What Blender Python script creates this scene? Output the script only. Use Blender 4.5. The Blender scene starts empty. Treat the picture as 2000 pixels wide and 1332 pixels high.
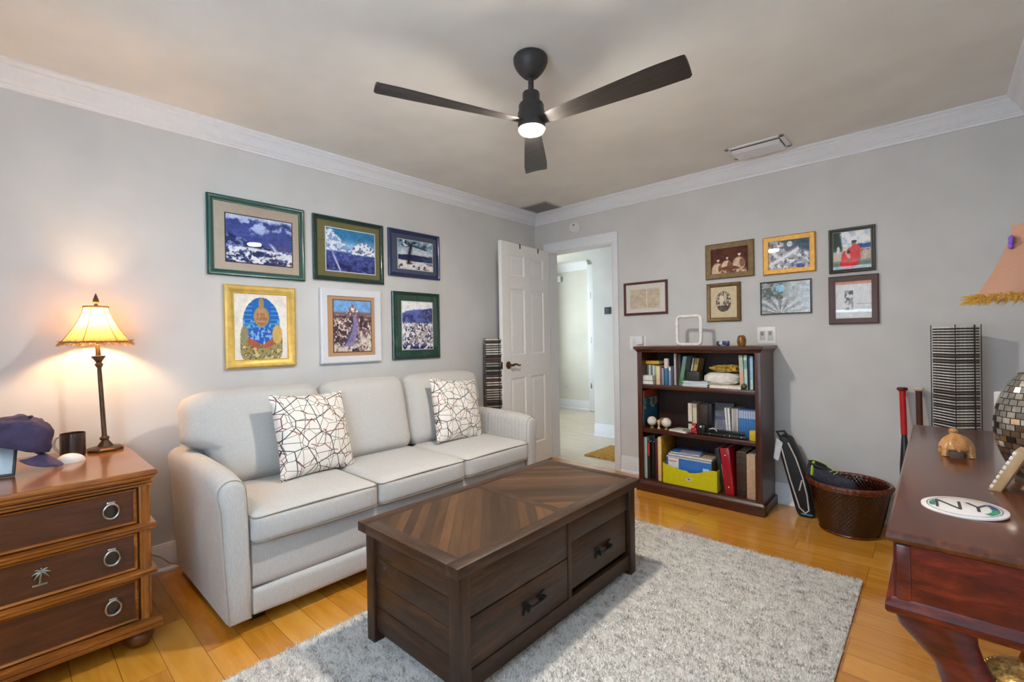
import bpy, bmesh, math, random
import numpy as np
from mathutils import Matrix, Vector, noise as mnoise
random.seed(7)
rng = np.random.default_rng(11)
PI = math.pi
SC = bpy.context.scene
COL = SC.collection
V = Vector

# ------------------------------------------------------------------ camera, world, light, exposure
XR = 3.394          # right wall
YF = -4.35          # wall behind the camera
HC = 2.44           # ceiling
cam_d = bpy.data.cameras.new('camera')
cam = bpy.data.objects.new('camera', cam_d); COL.objects.link(cam)
F_ = V((-0.67388496, 0.73881826, -0.00516151)); yaw, pitch, roll = 0.7395, -0.0052, -0.0176
r0 = V((math.cos(yaw), math.sin(yaw), 0)); F_ = V((-math.sin(yaw)*math.cos(pitch), math.cos(yaw)*math.cos(pitch), math.sin(pitch)))
u0 = r0.cross(F_)
R_ = r0*math.cos(roll) + u0*math.sin(roll); U_ = -r0*math.sin(roll) + u0*math.cos(roll)
m3 = Matrix((R_, U_, -F_)).transposed()
cam.matrix_world = Matrix.Translation((3.0176, -3.6843, 1.1939)) @ m3.to_4x4()
cam_d.sensor_width = 36; cam_d.lens = 906.58/2000*36; cam_d.clip_start = 0.02
SC.camera = cam
SC.view_settings.view_transform = 'Standard'; SC.view_settings.look = 'None'
SC.view_settings.gamma = 1; SC.view_settings.use_curve_mapping = False
SC.view_settings.exposure = 1.18
try:
    SC.cycles.use_denoising = True
    SC.cycles.max_bounces = 10; SC.cycles.diffuse_bounces = 6
    SC.cycles.sample_clamp_indirect = 6
except Exception: pass
wd = bpy.data.worlds.new('sky'); SC.world = wd; wd.use_nodes = True
wd.node_tree.nodes['Background'].inputs[0].default_value = (0.72, 0.85, 1.0, 1)
wd.node_tree.nodes['Background'].inputs[1].default_value = 1.0

def area(name, loc, rot, sx, sy, power, col):
    l = bpy.data.lights.new(name, 'AREA'); l.shape = 'RECTANGLE'; l.size = sx; l.size_y = sy
    l.energy = power; l.color = col
    o = bpy.data.objects.new(name, l); o.location = loc; o.rotation_euler = rot; COL.objects.link(o); return o
# daylight through the window behind the camera; unseen area light brightens the hall beyond the door
area('daylight_window', (2.30, YF+0.07, 1.5), (-PI/2, 0, 0), 1.25, 1.25, 76, (0.52, 0.76, 1.0))
area('hall_area_light', (-1.75, 1.85, 1.5), (0, -PI/2, 0), 1.7, 1.2, 8, (0.84, 0.96, 1.0))
FAN_W = 420.0        # radiance of the fan's LED lens
BULB_W = 300.0       # radiance of the table lamp bulb

# ------------------------------------------------------------------ helpers
def lin(c):
    return tuple((x/255/12.92 if x/255 <= 0.04045 else ((x/255+0.055)/1.055)**2.4) for x in c)
def lin4(c): return (*lin(c), 1)

class MB:
    def __init__(s): s.bm = bmesh.new()
    def xf(s, vs, m):
        for v in vs: v.co = m @ v.co
        return vs
    def box(s, a, b, bev=0.0, seg=2, m=None):
        a, b = V(a), V(b)
        lo = V((min(a[i], b[i]) for i in range(3))); hi = V((max(a[i], b[i]) for i in range(3)))
        t = bmesh.new()
        bmesh.ops.create_cube(t, size=1, matrix=Matrix.Translation((lo+hi)/2) @ Matrix.Diagonal((*(hi-lo), 1)))
        if bev > 0:
            bmesh.ops.bevel(t, geom=list(t.edges), offset=min(bev, 0.49*min(hi-lo)), segments=seg, affect='EDGES', profile=0.5)
        return s.join(t, m)
    def join(s, t, m=None):
        if m is not None: t.transform(m)
        n0 = len(s.bm.verts); mp = {}
        for v in t.verts: mp[v] = s.bm.verts.new(v.co)
        for f in t.faces:
            try: s.bm.faces.new([mp[v] for v in f.verts])
            except ValueError: pass
        t.free(); return list(mp.values())
    def lathe(s, prof, n=32, m=None, cap=True):
        t = bmesh.new(); rings = []
        for r, z in prof:
            rings.append([t.verts.new((r*math.cos(2*PI*k/n), r*math.sin(2*PI*k/n), z)) for k in range(n)])
        for a, b in zip(rings, rings[1:]):
            for k in range(n): t.faces.new((a[k], a[(k+1) % n], b[(k+1) % n], b[k]))
        if cap:
            t.faces.new(list(reversed(rings[0]))); t.faces.new(rings[-1])
        return s.join(t, m)
    def tube(s, pts, r, n=8, closed=False, m=None):
        t = bmesh.new(); pts = [V(p) for p in pts]; L = len(pts); rings = []
        rr = r if isinstance(r, (list, tuple)) else [r]*L
        prev = None
        for i, p in enumerate(pts):
            if closed: d = (pts[(i+1) % L]-pts[i-1])
            else: d = pts[min(i+1, L-1)]-pts[max(i-1, 0)]
            d.normalize()
            if prev is None:
                a = V((0, 0, 1)) if abs(d.z) < 0.9 else V((1, 0, 0)); x = d.cross(a).normalized()
            else:
                x = (prev - d*prev.dot(d)).normalized()
            prev = x; y = d.cross(x)
            rings.append([t.verts.new(p+(x*math.cos(2*PI*k/n)+y*math.sin(2*PI*k/n))*rr[i]) for k in range(n)])
        prs = list(zip(rings, rings[1:]))
        if closed: prs.append((rings[-1], rings[0]))
        for a, b in prs:
            for k in range(n): t.faces.new((a[k], a[(k+1) % n], b[(k+1) % n], b[k]))
        if not closed:
            t.faces.new(list(reversed(rings[0]))); t.faces.new(rings[-1])
        return s.join(t, m)
    def prism(s, poly, h0, h1, axis='z', bev=0.0, m=None):
        """polygon in the two other axes (cyclic order), extruded along axis"""
        t = bmesh.new()
        def P(a, b, h): return {'z': (a, b, h), 'y': (a, h, b), 'x': (h, a, b)}[axis]
        A = [t.verts.new(P(a, b, h0)) for a, b in poly]; B = [t.verts.new(P(a, b, h1)) for a, b in poly]
        n = len(poly)
        for k in range(n): t.faces.new((A[k], A[(k+1) % n], B[(k+1) % n], B[k]))
        t.faces.new(list(reversed(A))); t.faces.new(B)
        bmesh.ops.recalc_face_normals(t, faces=list(t.faces))
        if bev > 0: bmesh.ops.bevel(t, geom=list(t.edges), offset=bev, segments=2, affect='EDGES', profile=0.5)
        return s.join(t, m)
    def loft(s, rings, closed_ring=True, cap=True, m=None):
        t = bmesh.new(); R = [[t.verts.new(p) for p in r] for r in rings]; n = len(R[0])
        for a, b in zip(R, R[1:]):
            for k in range(n if closed_ring else n-1): t.faces.new((a[k], a[(k+1) % n], b[(k+1) % n], b[k]))
        if cap and closed_ring:
            t.faces.new(list(reversed(R[0]))); t.faces.new(R[-1])
        return s.join(t, m)
    def ball(s, c, r, nu=24, nv=14, sc=(1, 1, 1), m=None):
        t = bmesh.new()
        bmesh.ops.create_uvsphere(t, u_segments=nu, v_segments=nv, radius=r, matrix=Matrix.Translation(c) @ Matrix.Diagonal((*sc, 1)))
        return s.join(t, m)
    def build(s, name, mat, parent=None, loc=None, rot=None, ang=38, smooth=True):
        bm = s.bm
        bmesh.ops.recalc_face_normals(bm, faces=list(bm.faces))
        if smooth:
            for f in bm.faces: f.smooth = True
            ca = math.radians(ang)
            for e in bm.edges:
                e.smooth = not (len(e.link_faces) == 2 and e.calc_face_angle(0) > ca)
        me = bpy.data.meshes.new(name); bm.to_mesh(me); bm.free()
        return obj(name, me, mat, parent, loc, rot)

def obj(name, me, mat=None, parent=None, loc=None, rot=None):
    o = bpy.data.objects.new(name, me); COL.objects.link(o)
    if mat is not None:
        for mm in (mat if isinstance(mat, list) else [mat]): me.materials.append(mm)
    if parent: o.parent = parent
    if loc is not None: o.location = loc
    if rot is not None: o.rotation_euler = rot
    return o
def thing(name, label, cat, loc=(0, 0, 0), rz=0, group=None, rot=None):
    o = bpy.data.objects.new(name, None); COL.objects.link(o); o.empty_display_size = 0.1
    o.location = loc; o.rotation_euler = rot if rot else (0, 0, rz)
    o['label'] = label; o['category'] = cat
    if group: o['group'] = group
    return o
def tag(o, label, cat, group=None, kind=None):
    o['label'] = label; o['category'] = cat
    if group: o['group'] = group
    if kind: o['kind'] = kind
    return o
def struct(o): o['kind'] = 'structure'; return o

def cushion(hx, hy, hz, r, n=18, puff=(0, 0, 0), warp=None, pinch=0.0):
    """rounded box of half sizes, puffed out on its faces"""
    t = bmesh.new(); bmesh.ops.create_cube(t, size=2)
    bmesh.ops.subdivide_edges(t, edges=list(t.edges), cuts=n, use_grid_fill=True)
    H = V((hx, hy, hz)); rr = min(r, hx*0.98, hy*0.98, hz*0.98)
    for v in t.verts:
        u = V(v.co)
        p = V((u.x*hx, u.y*hy, u.z*hz))
        c = V(tuple(max(-(H[i]-rr), min(H[i]-rr, p[i])) for i in range(3)))
        d = p-c
        if d.length > 1e-9: p = c+d.normalized()*rr
        q = [1-u.x*u.x, 1-u.y*u.y, 1-u.z*u.z]
        p.x += math.copysign(1, u.x)*puff[0]*max(q[1]*q[2], 0)**0.6*abs(u.x)
        p.y += math.copysign(1, u.y)*puff[1]*max(q[0]*q[2], 0)**0.6*abs(u.y)
        p.z += math.copysign(1, u.z)*puff[2]*max(q[0]*q[1], 0)**0.6*abs(u.z)
        if warp: p = warp(p, u)
        v.co = p
    return t

# ------------------------------------------------------------------ materials
def newmat(name):
    m = bpy.data.materials.new(name); m.use_nodes = True
    return m, m.node_tree.nodes, m.node_tree.links, m.node_tree.nodes['Principled BSDF']
def coords(N, L, scale=(1, 1, 1), kind='Object', rot=(0, 0, 0)):
    tc = N.new('ShaderNodeTexCoord'); mp = N.new('ShaderNodeMapping')
    mp.inputs['Scale'].default_value = scale; mp.inputs['Rotation'].default_value = rot
    L.new(tc.outputs[kind], mp.inputs['Vector']); return mp.outputs['Vector']
def ramp(N, L, src, stops):
    r = N.new('ShaderNodeValToRGB'); e = r.color_ramp.elements
    while len(e) < len(stops): e.new(0.5)
    for i, (p, c) in enumerate(stops): e[i].position = p; e[i].color = lin4(c)
    L.new(src, r.inputs['Fac']); return r.outputs['Color']
def noise(N, L, vec, scale, detail=4, rough=0.6, dist=0.0):
    n = N.new('ShaderNodeTexNoise'); n.inputs['Scale'].default_value = scale; n.inputs['Detail'].default_value = detail
    n.inputs['Roughness'].default_value = rough; n.inputs['Distortion'].default_value = dist
    if vec is not None: L.new(vec, n.inputs['Vector'])
    return n.outputs['Fac']
def bump(N, L, B, h, strength, dist=0.01):
    b = N.new('ShaderNodeBump'); b.inputs['Strength'].default_value = strength; b.inputs['Distance'].default_value = dist
    L.new(h, b.inputs['Height']); L.new(b.outputs['Normal'], B.inputs['Normal']); return b
_pc = {}
def P(col, rough=0.5, metal=0.0, coat=0.0, var=0.06, nscale=40, bmp=0.0, spec=0.5, name=None):
    """painted / plain material with a slight procedural variation"""
    key = (col, rough, metal, coat, var, nscale, bmp, spec)
    if key in _pc: return _pc[key]
    m, N, L, B = newmat(name or 'finish_%d' % len(_pc))
    a = tuple(max(0, c*(1-var)) for c in col); b = tuple(min(255, c*(1+var)) for c in col)
    v = coords(N, L); f = noise(N, L, v, nscale, 3)
    L.new(ramp(N, L, f, [(0.3, a), (0.7, b)]), B.inputs['Base Color'])
    B.inputs['Roughness'].default_value = rough; B.inputs['Metallic'].default_value = metal
    B.inputs['Coat Weight'].default_value = coat; B.inputs['Coat Roughness'].default_value = 0.08
    B.inputs['Specular IOR Level'].default_value = spec
    if bmp: bump(N, L, B, f, bmp, 0.004)
    _pc[key] = m; return m
def wood(name, cols, stretch=(1, 1, 1), scale=6, rough=0.35, coat=0.2, dist=0.6, bmp=0.05, rot=(0, 0, 0)):
    m, N, L, B = newmat(name)
    v = coords(N, L, stretch, rot=rot)
    f1 = noise(N, L, v, scale, 6, 0.65, dist); f2 = noise(N, L, v, scale*5, 3, 0.6, 0.2)
    mx = N.new('ShaderNodeMath'); mx.operation = 'MULTIPLY_ADD'; mx.inputs[1].default_value = 0.35
    L.new(f2, mx.inputs[0]); 
    m2 = N.new('ShaderNodeMath'); m2.operation = 'MULTIPLY'; m2.inputs[1].default_value = 0.65; L.new(f1, m2.inputs[0])
    L.new(m2.outputs[0], mx.inputs[2])
    n = len(cols)
    L.new(ramp(N, L, mx.outputs[0], [(0.33+0.34*i/(n-1), c) for i, c in enumerate(cols)]), B.inputs['Base Color'])
    B.inputs['Roughness'].default_value = rough; B.inputs['Coat Weight'].default_value = coat; B.inputs['Coat Roughness'].default_value = 0.12
    bump(N, L, B, mx.outputs[0], bmp, 0.003)
    return m
def emit(name, col, strength):
    m, N, L, B = newmat(name)
    B.inputs['Base Color'].default_value = (0.8, 0.8, 0.8, 1)
    B.inputs['Emission Color'].default_value = (*col, 1); B.inputs['Emission Strength'].default_value = strength
    return m

def m_wall(name, col, var=0.02):
    m, N, L, B = newmat(name)
    v = coords(N, L); f = noise(N, L, v, 3, 2); g = noise(N, L, v, 260, 2)
    a = tuple(c*(1-var) for c in col); b = tuple(min(255, c*(1+var)) for c in col)
    L.new(ramp(N, L, f, [(0.3, a), (0.7, b)]), B.inputs['Base Color'])
    B.inputs['Roughness'].default_value = 0.75; B.inputs['Specular IOR Level'].default_value = 0.25
    bump(N, L, B, g, 0.12, 0.003); return m
MW = m_wall('wall_paint', (211, 208, 205))
MCEIL = m_wall('ceiling_texture', (232, 229, 222))
MHALL = m_wall('hall_paint', (222, 219, 208))
MTRIM = P((232, 233, 236), 0.35, var=0.01)
MDOOR = P((240, 240, 238), 0.35, var=0.012)

def m_floor():
    m, N, L, B = newmat('honey_oak_planks')
    v = coords(N, L)
    br = N.new('ShaderNodeTexBrick'); L.new(v, br.inputs['Vector'])
    br.offset = 0.37; br.offset_frequency = 3; br.squash = 1
    br.inputs['Scale'].default_value = 1; br.inputs['Brick Width'].default_value = 0.92; br.inputs['Row Height'].default_value = 0.122
    br.inputs['Mortar Size'].default_value = 0.0012; br.inputs['Mortar Smooth'].default_value = 0.1; br.inputs['Bias'].default_value = 0
    br.inputs['Color1'].default_value = (0, 0, 0, 1); br.inputs['Color2'].default_value = (1, 1, 1, 1); br.inputs['Mortar'].default_value = (0.5, 0.5, 0.5, 1)
    # grain runs along the boards (x)
    mp = N.new('ShaderNodeMapping'); mp.inputs['Scale'].default_value = (1.2, 9, 1)
    add = N.new('ShaderNodeVectorMath'); add.operation = 'ADD'; L.new(v, add.inputs[0]); 
    sc = N.new('ShaderNodeVectorMath'); sc.operation = 'SCALE'; sc.inputs['Scale'].default_value = 3.0; L.new(br.outputs['Color'], sc.inputs[0])
    L.new(sc.outputs[0], add.inputs[1]); L.new(add.outputs[0], mp.inputs['Vector'])
    g = noise(N, L, mp.outputs[0], 2.2, 6, 0.6, 0.8)
    mx = N.new('ShaderNodeMath'); mx.operation = 'MULTIPLY_ADD'; mx.inputs[1].default_value = 0.30
    L.new(br.outputs['Color'], mx.inputs[0]); 
    m2 = N.new('ShaderNodeMath'); m2.operation = 'MULTIPLY'; m2.inputs[1].default_value = 0.70; L.new(g, m2.inputs[0]); L.new(m2.outputs[0], mx.inputs[2])
    c = ramp(N, L, mx.outputs[0], [(0.18, (174, 106, 26)), (0.42, (202, 134, 42)), (0.60, (216, 150, 54)), (0.9, (228, 170, 80))])
    mix = N.new('ShaderNodeMix'); mix.data_type = 'RGBA'; L.new(br.outputs['Fac'], mix.inputs[0]); L.new(c, mix.inputs[6]); mix.inputs[7].default_value = lin4((146, 88, 28))
    L.new(mix.outputs[2], B.inputs['Base Color'])
    B.inputs['Roughness'].default_value = 0.2; B.inputs['Coat Weight'].default_value = 0.55; B.inputs['Coat Roughness'].default_value = 0.06
    inv = N.new('ShaderNodeMath'); inv.operation = 'MULTIPLY_ADD'; inv.inputs[1].default_value = -1; inv.inputs[2].default_value = 1; L.new(br.outputs['Fac'], inv.inputs[0])
    bump(N, L, B, inv.outputs[0], 0.35, 0.002)
    return m
MFLOOR = m_floor()
MFLOORH = wood('hall_pale_oak', [(196, 176, 150), (214, 198, 176), (224, 212, 194)], (1, 7, 1), 2.5, 0.3, 0.3)

def m_linen(name, c1, c2, stripe=False):
    m, N, L, B = newmat(name)
    v = coords(N, L)
    a = noise(N, L, coords(N, L, (40, 420, 420)), 1, 2); b = noise(N, L, coords(N, L, (420, 420, 40)), 1, 2)
    s = N.new('ShaderNodeMath'); s.operation = 'ADD'; L.new(a, s.inputs[0]); L.new(b, s.inputs[1])
    h = N.new('ShaderNodeMath'); h.operation = 'MULTIPLY'; h.inputs[1].default_value = 0.5; L.new(s.outputs[0], h.inputs[0])
    L.new(ramp(N, L, h.outputs[0], [(0.3, c1), (0.66, c2)]), B.inputs['Base Color'])
    B.inputs['Roughness'].default_value = 0.9; B.inputs['Specular IOR Level'].default_value = 0.2
    B.inputs['Sheen Weight'].default_value = 0.15
    hh = h.outputs[0]
    if stripe:
        sp = N.new('ShaderNodeSeparateXYZ'); L.new(v, sp.inputs[0]); w = N.new('ShaderNodeMath'); w.operation = 'MULTIPLY'; w.inputs[1].default_value = 2*PI/0.034; L.new(sp.outputs['X'], w.inputs[0])
        sn = N.new('ShaderNodeMath'); sn.operation = 'SINE'; L.new(w.outputs[0], sn.inputs[0]); ma = N.new('ShaderNodeMath'); ma.operation = 'MULTIPLY_ADD'; ma.inputs[1].default_value = 0.9; L.new(sn.outputs[0], ma.inputs[0]); L.new(hh, ma.inputs[2]); hh = ma.outputs[0]
    bump(N, L, B, hh, 0.35, 0.003); return m
MLIN = m_linen('oatmeal_linen', (178, 173, 168), (203, 200, 196))
MLINS = m_linen('ribbed_linen', (172, 167, 162), (201, 198, 194), True)
MWELT = m_linen('linen_piping', (112, 104, 94), (150, 140, 126))

def m_pillow():
    m, N, L, B = newmat('geometric_line_print')
    v = coords(N, L)
    sp = N.new('ShaderNodeSeparateXYZ'); L.new(v, sp.inputs[0]); cb = N.new('ShaderNodeCombineXYZ'); L.new(sp.outputs['Y'], cb.inputs[0]); L.new(sp.outputs['Z'], cb.inputs[1]); v2 = cb.outputs[0]
    def edge(scale, w, seed):
        mp = N.new('ShaderNodeMapping'); mp.inputs['Location'].default_value = seed; mp.inputs['Rotation'].default_value = (0, 0, seed[0]); L.new(v2, mp.inputs['Vector'])
        t = N.new('ShaderNodeTexVoronoi'); t.voronoi_dimensions = '2D'; t.feature = 'DISTANCE_TO_EDGE'; t.inputs['Scale'].default_value = scale
        t.inputs['Randomness'].default_value = 0.62
        L.new(mp.outputs[0], t.inputs['Vector'])
        lt = N.new('ShaderNodeMath'); lt.operation = 'LESS_THAN'; lt.inputs[1].default_value = w; L.new(t.outputs['Distance'], lt.inputs[0])
        return lt.outputs[0]
    base = lin4((232, 226, 218))
    cur = None
    for scale, w, seed, col in ((13.0, 0.020, (3, 1.3, 0), (150, 128, 104)), (9.5, 0.019, (0.6, 5.1, 0), (134, 44, 52)), (12.0, 0.018, (5, 3.9, 0), (84, 80, 88)), (9.0, 0.019, (9, 2.4, 0), (48, 46, 54))):
        e = edge(scale, w, seed)
        # break the coloured lines up so they come and go
        k = noise(N, L, v2, 9 if col[0] > 100 else 5, 1); gt = N.new('ShaderNodeMath'); gt.operation = 'GREATER_THAN'
        gt.inputs[1].default_value = 0.47 if col[0] == 134 else (0.3 if col[0] == 150 else 0.36); L.new(k, gt.inputs[0])
        mu = N.new('ShaderNodeMath'); mu.operation = 'MULTIPLY'; L.new(e, mu.inputs[0]); L.new(gt.outputs[0], mu.inputs[1])
        mix = N.new('ShaderNodeMix'); mix.data_type = 'RGBA'; L.new(mu.outputs[0], mix.inputs[0])
        if cur is None: mix.inputs[6].default_value = base
        else: L.new(cur, mix.inputs[6])
        mix.inputs[7].default_value = lin4(col); cur = mix.outputs[2]
    L.new(cur, B.inputs['Base Color']); B.inputs['Roughness'].default_value = 0.9
    bump(N, L, B, noise(N, L, v, 300, 2), 0.2, 0.002); return m

MGLASSP = None
def m_pane():
    m, N, L, B = newmat('picture_glass'); N.remove(B)
    out = N['Material Output']; tr = N.new('ShaderNodeBsdfTransparent'); gl = N.new('ShaderNodeBsdfGlossy')
    gl.inputs['Roughness'].default_value = 0.015
    fr = N.new('ShaderNodeFresnel'); fr.inputs['IOR'].default_value = 1.45
    mx = N.new('ShaderNodeMixShader'); L.new(fr.outputs[0], mx.inputs[0]); L.new(tr.outputs[0], mx.inputs[1]); L.new(gl.outputs[0], mx.inputs[2])
    L.new(mx.outputs[0], out.inputs['Surface']); return m
MPANE = m_pane()
def m_attr(name, rough=0.6):
    m, N, L, B = newmat(name); a = N.new('ShaderNodeAttribute'); a.attribute_name = 'print'
    L.new(a.outputs['Color'], B.inputs['Base Color']); B.inputs['Roughness'].default_value = rough
    B.inputs['Specular IOR Level'].default_value = 0.2
    return m
MPRINT = m_attr('colour_print')
MGOLD = P((226, 190, 104), 0.35, 0.55, 0.0, 0.06, 25)
MBLACK = P((34, 32, 33), 0.45, 0.0, 0.1)
MBRONZE = P((92, 72, 54), 0.42, 0.6, 0.0, 0.18)
MCHROME = P((176, 176, 178), 0.25, 1.0, 0.0, 0.04)
MWHITE = P((236, 236, 236), 0.4, var=0.01)

# ------------------------------------------------------------------ room shell
b = MB(); b.box((-0.12, YF-0.12, -0.1), (XR+0.12, 0.0, 0)); struct(b.build('floor', MFLOOR))
b = MB(); b.box((-2.6, 0.0, -0.1), (3.0, 3.0, 0)); struct(b.build('floor_hall', MFLOORH))
b = MB(); b.box((-0.12, YF-0.12, HC), (XR+0.12, 0.12, HC+0.1)); struct(b.build('ceiling', MCEIL))
b = MB(); b.box((-2.6, 0.12, HC), (3.0, 3.0, HC+0.1)); struct(b.build('ceiling_hall', MHALL))
b = MB(); b.box((-0.12, YF-0.12, 0), (0, 0, HC)); struct(b.build('wall_left', MW))
b = MB(); b.box((XR, YF-0.12, 0), (XR+0.12, 0.12, HC)); struct(b.build('wall_right', MW))
DX0, DX1, DZ = 0.17, 0.897, 2.045        # door opening
b = MB(); b.box((-0.12, 0, 0), (DX0, 0.12, HC)); b.box((DX1, 0, 0), (XR, 0.12, HC)); b.box((DX0, 0, DZ), (DX1, 0.12, HC)); struct(b.build('wall_back', MW, smooth=False))
WX0, WX1, WZ0, WZ1 = 1.65, 2.95, 0.85, 2.15   # window behind the camera
b = MB(); b.box((0, YF-0.12, 0), (WX0, YF, HC)); b.box((WX1, YF-0.12, 0), (XR, YF, HC)); b.box((WX0, YF-0.12, 0), (WX1, YF, WZ0)); b.box((WX0, YF-0.12, WZ1), (WX1, YF, HC)); struct(b.build('wall_front', MW, smooth=False))
# window behind the camera, with open blinds
w1 = bpy.data.objects.new('window_1', None); COL.objects.link(w1); struct(w1); w1.location = ((WX0+WX1)/2, YF-0.06, WZ0)
ww, wh = (WX1-WX0)/2, WZ1-WZ0
b = MB()
b.box((-ww, -0.03, 0), (-ww+0.05, 0.03, wh)); b.box((ww-0.05, -0.03, 0), (ww, 0.03, wh)); b.box((-ww, -0.03, 0), (ww, 0.03, 0.05)); b.box((-ww, -0.03, wh-0.05), (ww, 0.03, wh)); b.box((-ww, -0.02, wh/2-0.02), (ww, 0.02, wh/2+0.02))
b.build('window_frame', MTRIM, w1)
b = MB(); b.box((-ww+0.03, -0.006, 0.03), (ww-0.03, 0.0, wh-0.03)); b.build('glass', MPANE, w1)
b = MB()
for k in range(24):
    z = 0.05+k*(wh-0.1)/23; b.box((-ww+0.03, 0.135, z), (ww-0.03, 0.165, z+0.003))
b.box((-ww+0.02, 0.13, wh-0.03), (ww-0.02, 0.17, wh+0.02)); b.build('blind', MWHITE, w1)
# hall beyond the door: arched wall, far wall, ceiling
b = MB()
ax0, ax1, asp, atop = -1.45, -0.05, 2.10, 2.36
n = 20; arc = [(ax1-(ax1-ax0)*k/n, asp+(atop-asp)*math.sin(PI*k/n)**0.75) for k in range(n+1)]
b.box((ax1, 1.15, 0), (3.0, 1.27, HC)); b.box((-2.6, 1.15, 0), (ax0, 1.27, HC))
for (x1, z1), (x2, z2) in zip(arc, arc[1:]): b.prism([(x1, z1), (x2, z2), (x2, HC), (x1, HC)], 1.15, 1.27, 'y')
struct(b.build('wall_hall', MHALL, smooth=False))
b = MB(); b.box((-2.6, 2.75, 0), (3.0, 2.87, HC)); struct(b.build('wall_far', MHALL))
b = MB(); b.box((-2.72, 0.12, 0), (-2.6, 2.87, HC)); struct(b.build('wall_hall_left', MHALL))
b = MB(); b.box((3.0, 0.12, 0), (3.12, 2.87, HC)); struct(b.build('wall_hall_right', MHALL, smooth=False))

def molding(name, prof, x0, y0, x1, y1, mat):
    """profile (distance from the wall, height) swept round a rectangular room, mitred at the corners"""
    b = MB(); rings = []
    for d, z in prof: rings.append([(x0+d, y0+d, z), (x1-d, y0+d, z), (x1-d, y1-d, z), (x0+d, y1-d, z)])
    t = bmesh.new(); RV = [[t.verts.new(p) for p in r] for r in rings]
    for a, c in zip(RV, RV[1:]):
        for k in range(4): t.faces.new((a[k], a[(k+1) % 4], c[(k+1) % 4], c[k]))
    b.join(t); o = b.build(name, mat, ang=25); return struct(o)
crown = [(0.0, 2.333), (0.012, 2.333), (0.014, 2.343), (0.022, 2.349), (0.022, 2.356), (0.030, 2.362), (0.038, 2.376), (0.050, 2.396), (0.066, 2.410), (0.070, 2.412), (0.070, 2.420), (0.080, 2.426), (0.086, 2.432), (0.086, 2.44)]
molding('trim_1', crown, 0, YF, XR, 0, MTRIM)
def baseboard(name, p0, p1, nrm, h=0.145):
    """runs from p0 to p1, standing out along nrm"""
    p0, p1, nrm = V((*p0, 0)), V((*p1, 0)), V((*nrm, 0))
    prof = [(0, 0), (0.024, 0), (0.024, 0.012), (0.016, 0.022), (0.014, 0.024), (0.014, h-0.035), (0.012, h-0.03), (0.012, h-0.022), (0.008, h-0.012), (0.006, h), (0, h)]
    b = MB(); b.loft([[p+nrm*d+V((0, 0, z)) for d, z in prof] for p in (p0, p1)]); return struct(b.build(name, MTRIM, ang=25))
baseboard('baseboard_left', (0, YF), (0, 0), (1, 0))
baseboard('baseboard_back', (0.952, 0), (XR, 0), (0, -1))
baseboard('baseboard_right', (XR, 0), (XR, YF), (-1, 0))
baseboard('baseboard_hall', (-0.05, 1.15), (3.0, 1.15), (0, -1), 0.15)
baseboard('baseboard_far', (-2.6, 2.75), (-1.12, 2.75), (0, -1), 0.15)
b = MB(); b.loft([[V((x, 2.75-d, z)) for d, z in [(0, 2.30), (0.02, 2.30), (0.03, 2.34), (0.09, 2.42), (0.09, 2.44), (0, 2.44)]] for x in (-2.6, -1.12)]); struct(b.build('trim_4', MTRIM, ang=25))
# door casing and jambs
b = MB(); cw = 0.052
for x0, x1, z0, z1 in ((DX1-0.004, DX1+cw, 0, DZ-0.005), (DX0-cw, DX0+0.004, 0, DZ-0.005), (DX0-cw, DX1+cw, DZ-0.0045, DZ+0.085)):
    b.box((x0, -0.018, z0), (x1, 0, z1), 0.004)
    b.box((x0, 0.12, z0), (x1, 0.138, z1), 0.004)
b.box((DX1-0.014, -0.002, 0), (DX1+0.001, 0.122, DZ)); b.box((DX0-0.001, -0.002, 0), (DX0+0.014, 0.122, DZ)); b.box((DX0, -0.002, DZ-0.014), (DX1, 0.122, DZ+0.001))
b.box((DX1-0.026, 0.05, 0), (DX1-0.012, 0.085, DZ-0.01)); struct(b.build('trim_2', MTRIM))
# white door edge in the far room
d2 = bpy.data.objects.new('door_2', None); COL.objects.link(d2); struct(d2); d2.location = (-1.068, 2.70, 0)
b = MB(); b.box((-0.052, -0.03, 0.005), (0.055, 0.049, 2.36), 0.004); b.build('door_panel', MTRIM, d2)
b = MB()
for z in (0.42, 1.15, 1.86): b.box((-0.012, -0.034, z-0.05), (0.012, -0.029, z+0.05), 0.002)
b.build('hinge', MCHROME, d2)

# the open six-panel door
door = bpy.data.objects.new('door_1', None); COL.objects.link(door); struct(door)
DL = 0.775; door.location = (0.192, -0.02, 0.008); door.rotation_euler = (0, 0, math.radians(-84.0))
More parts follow.
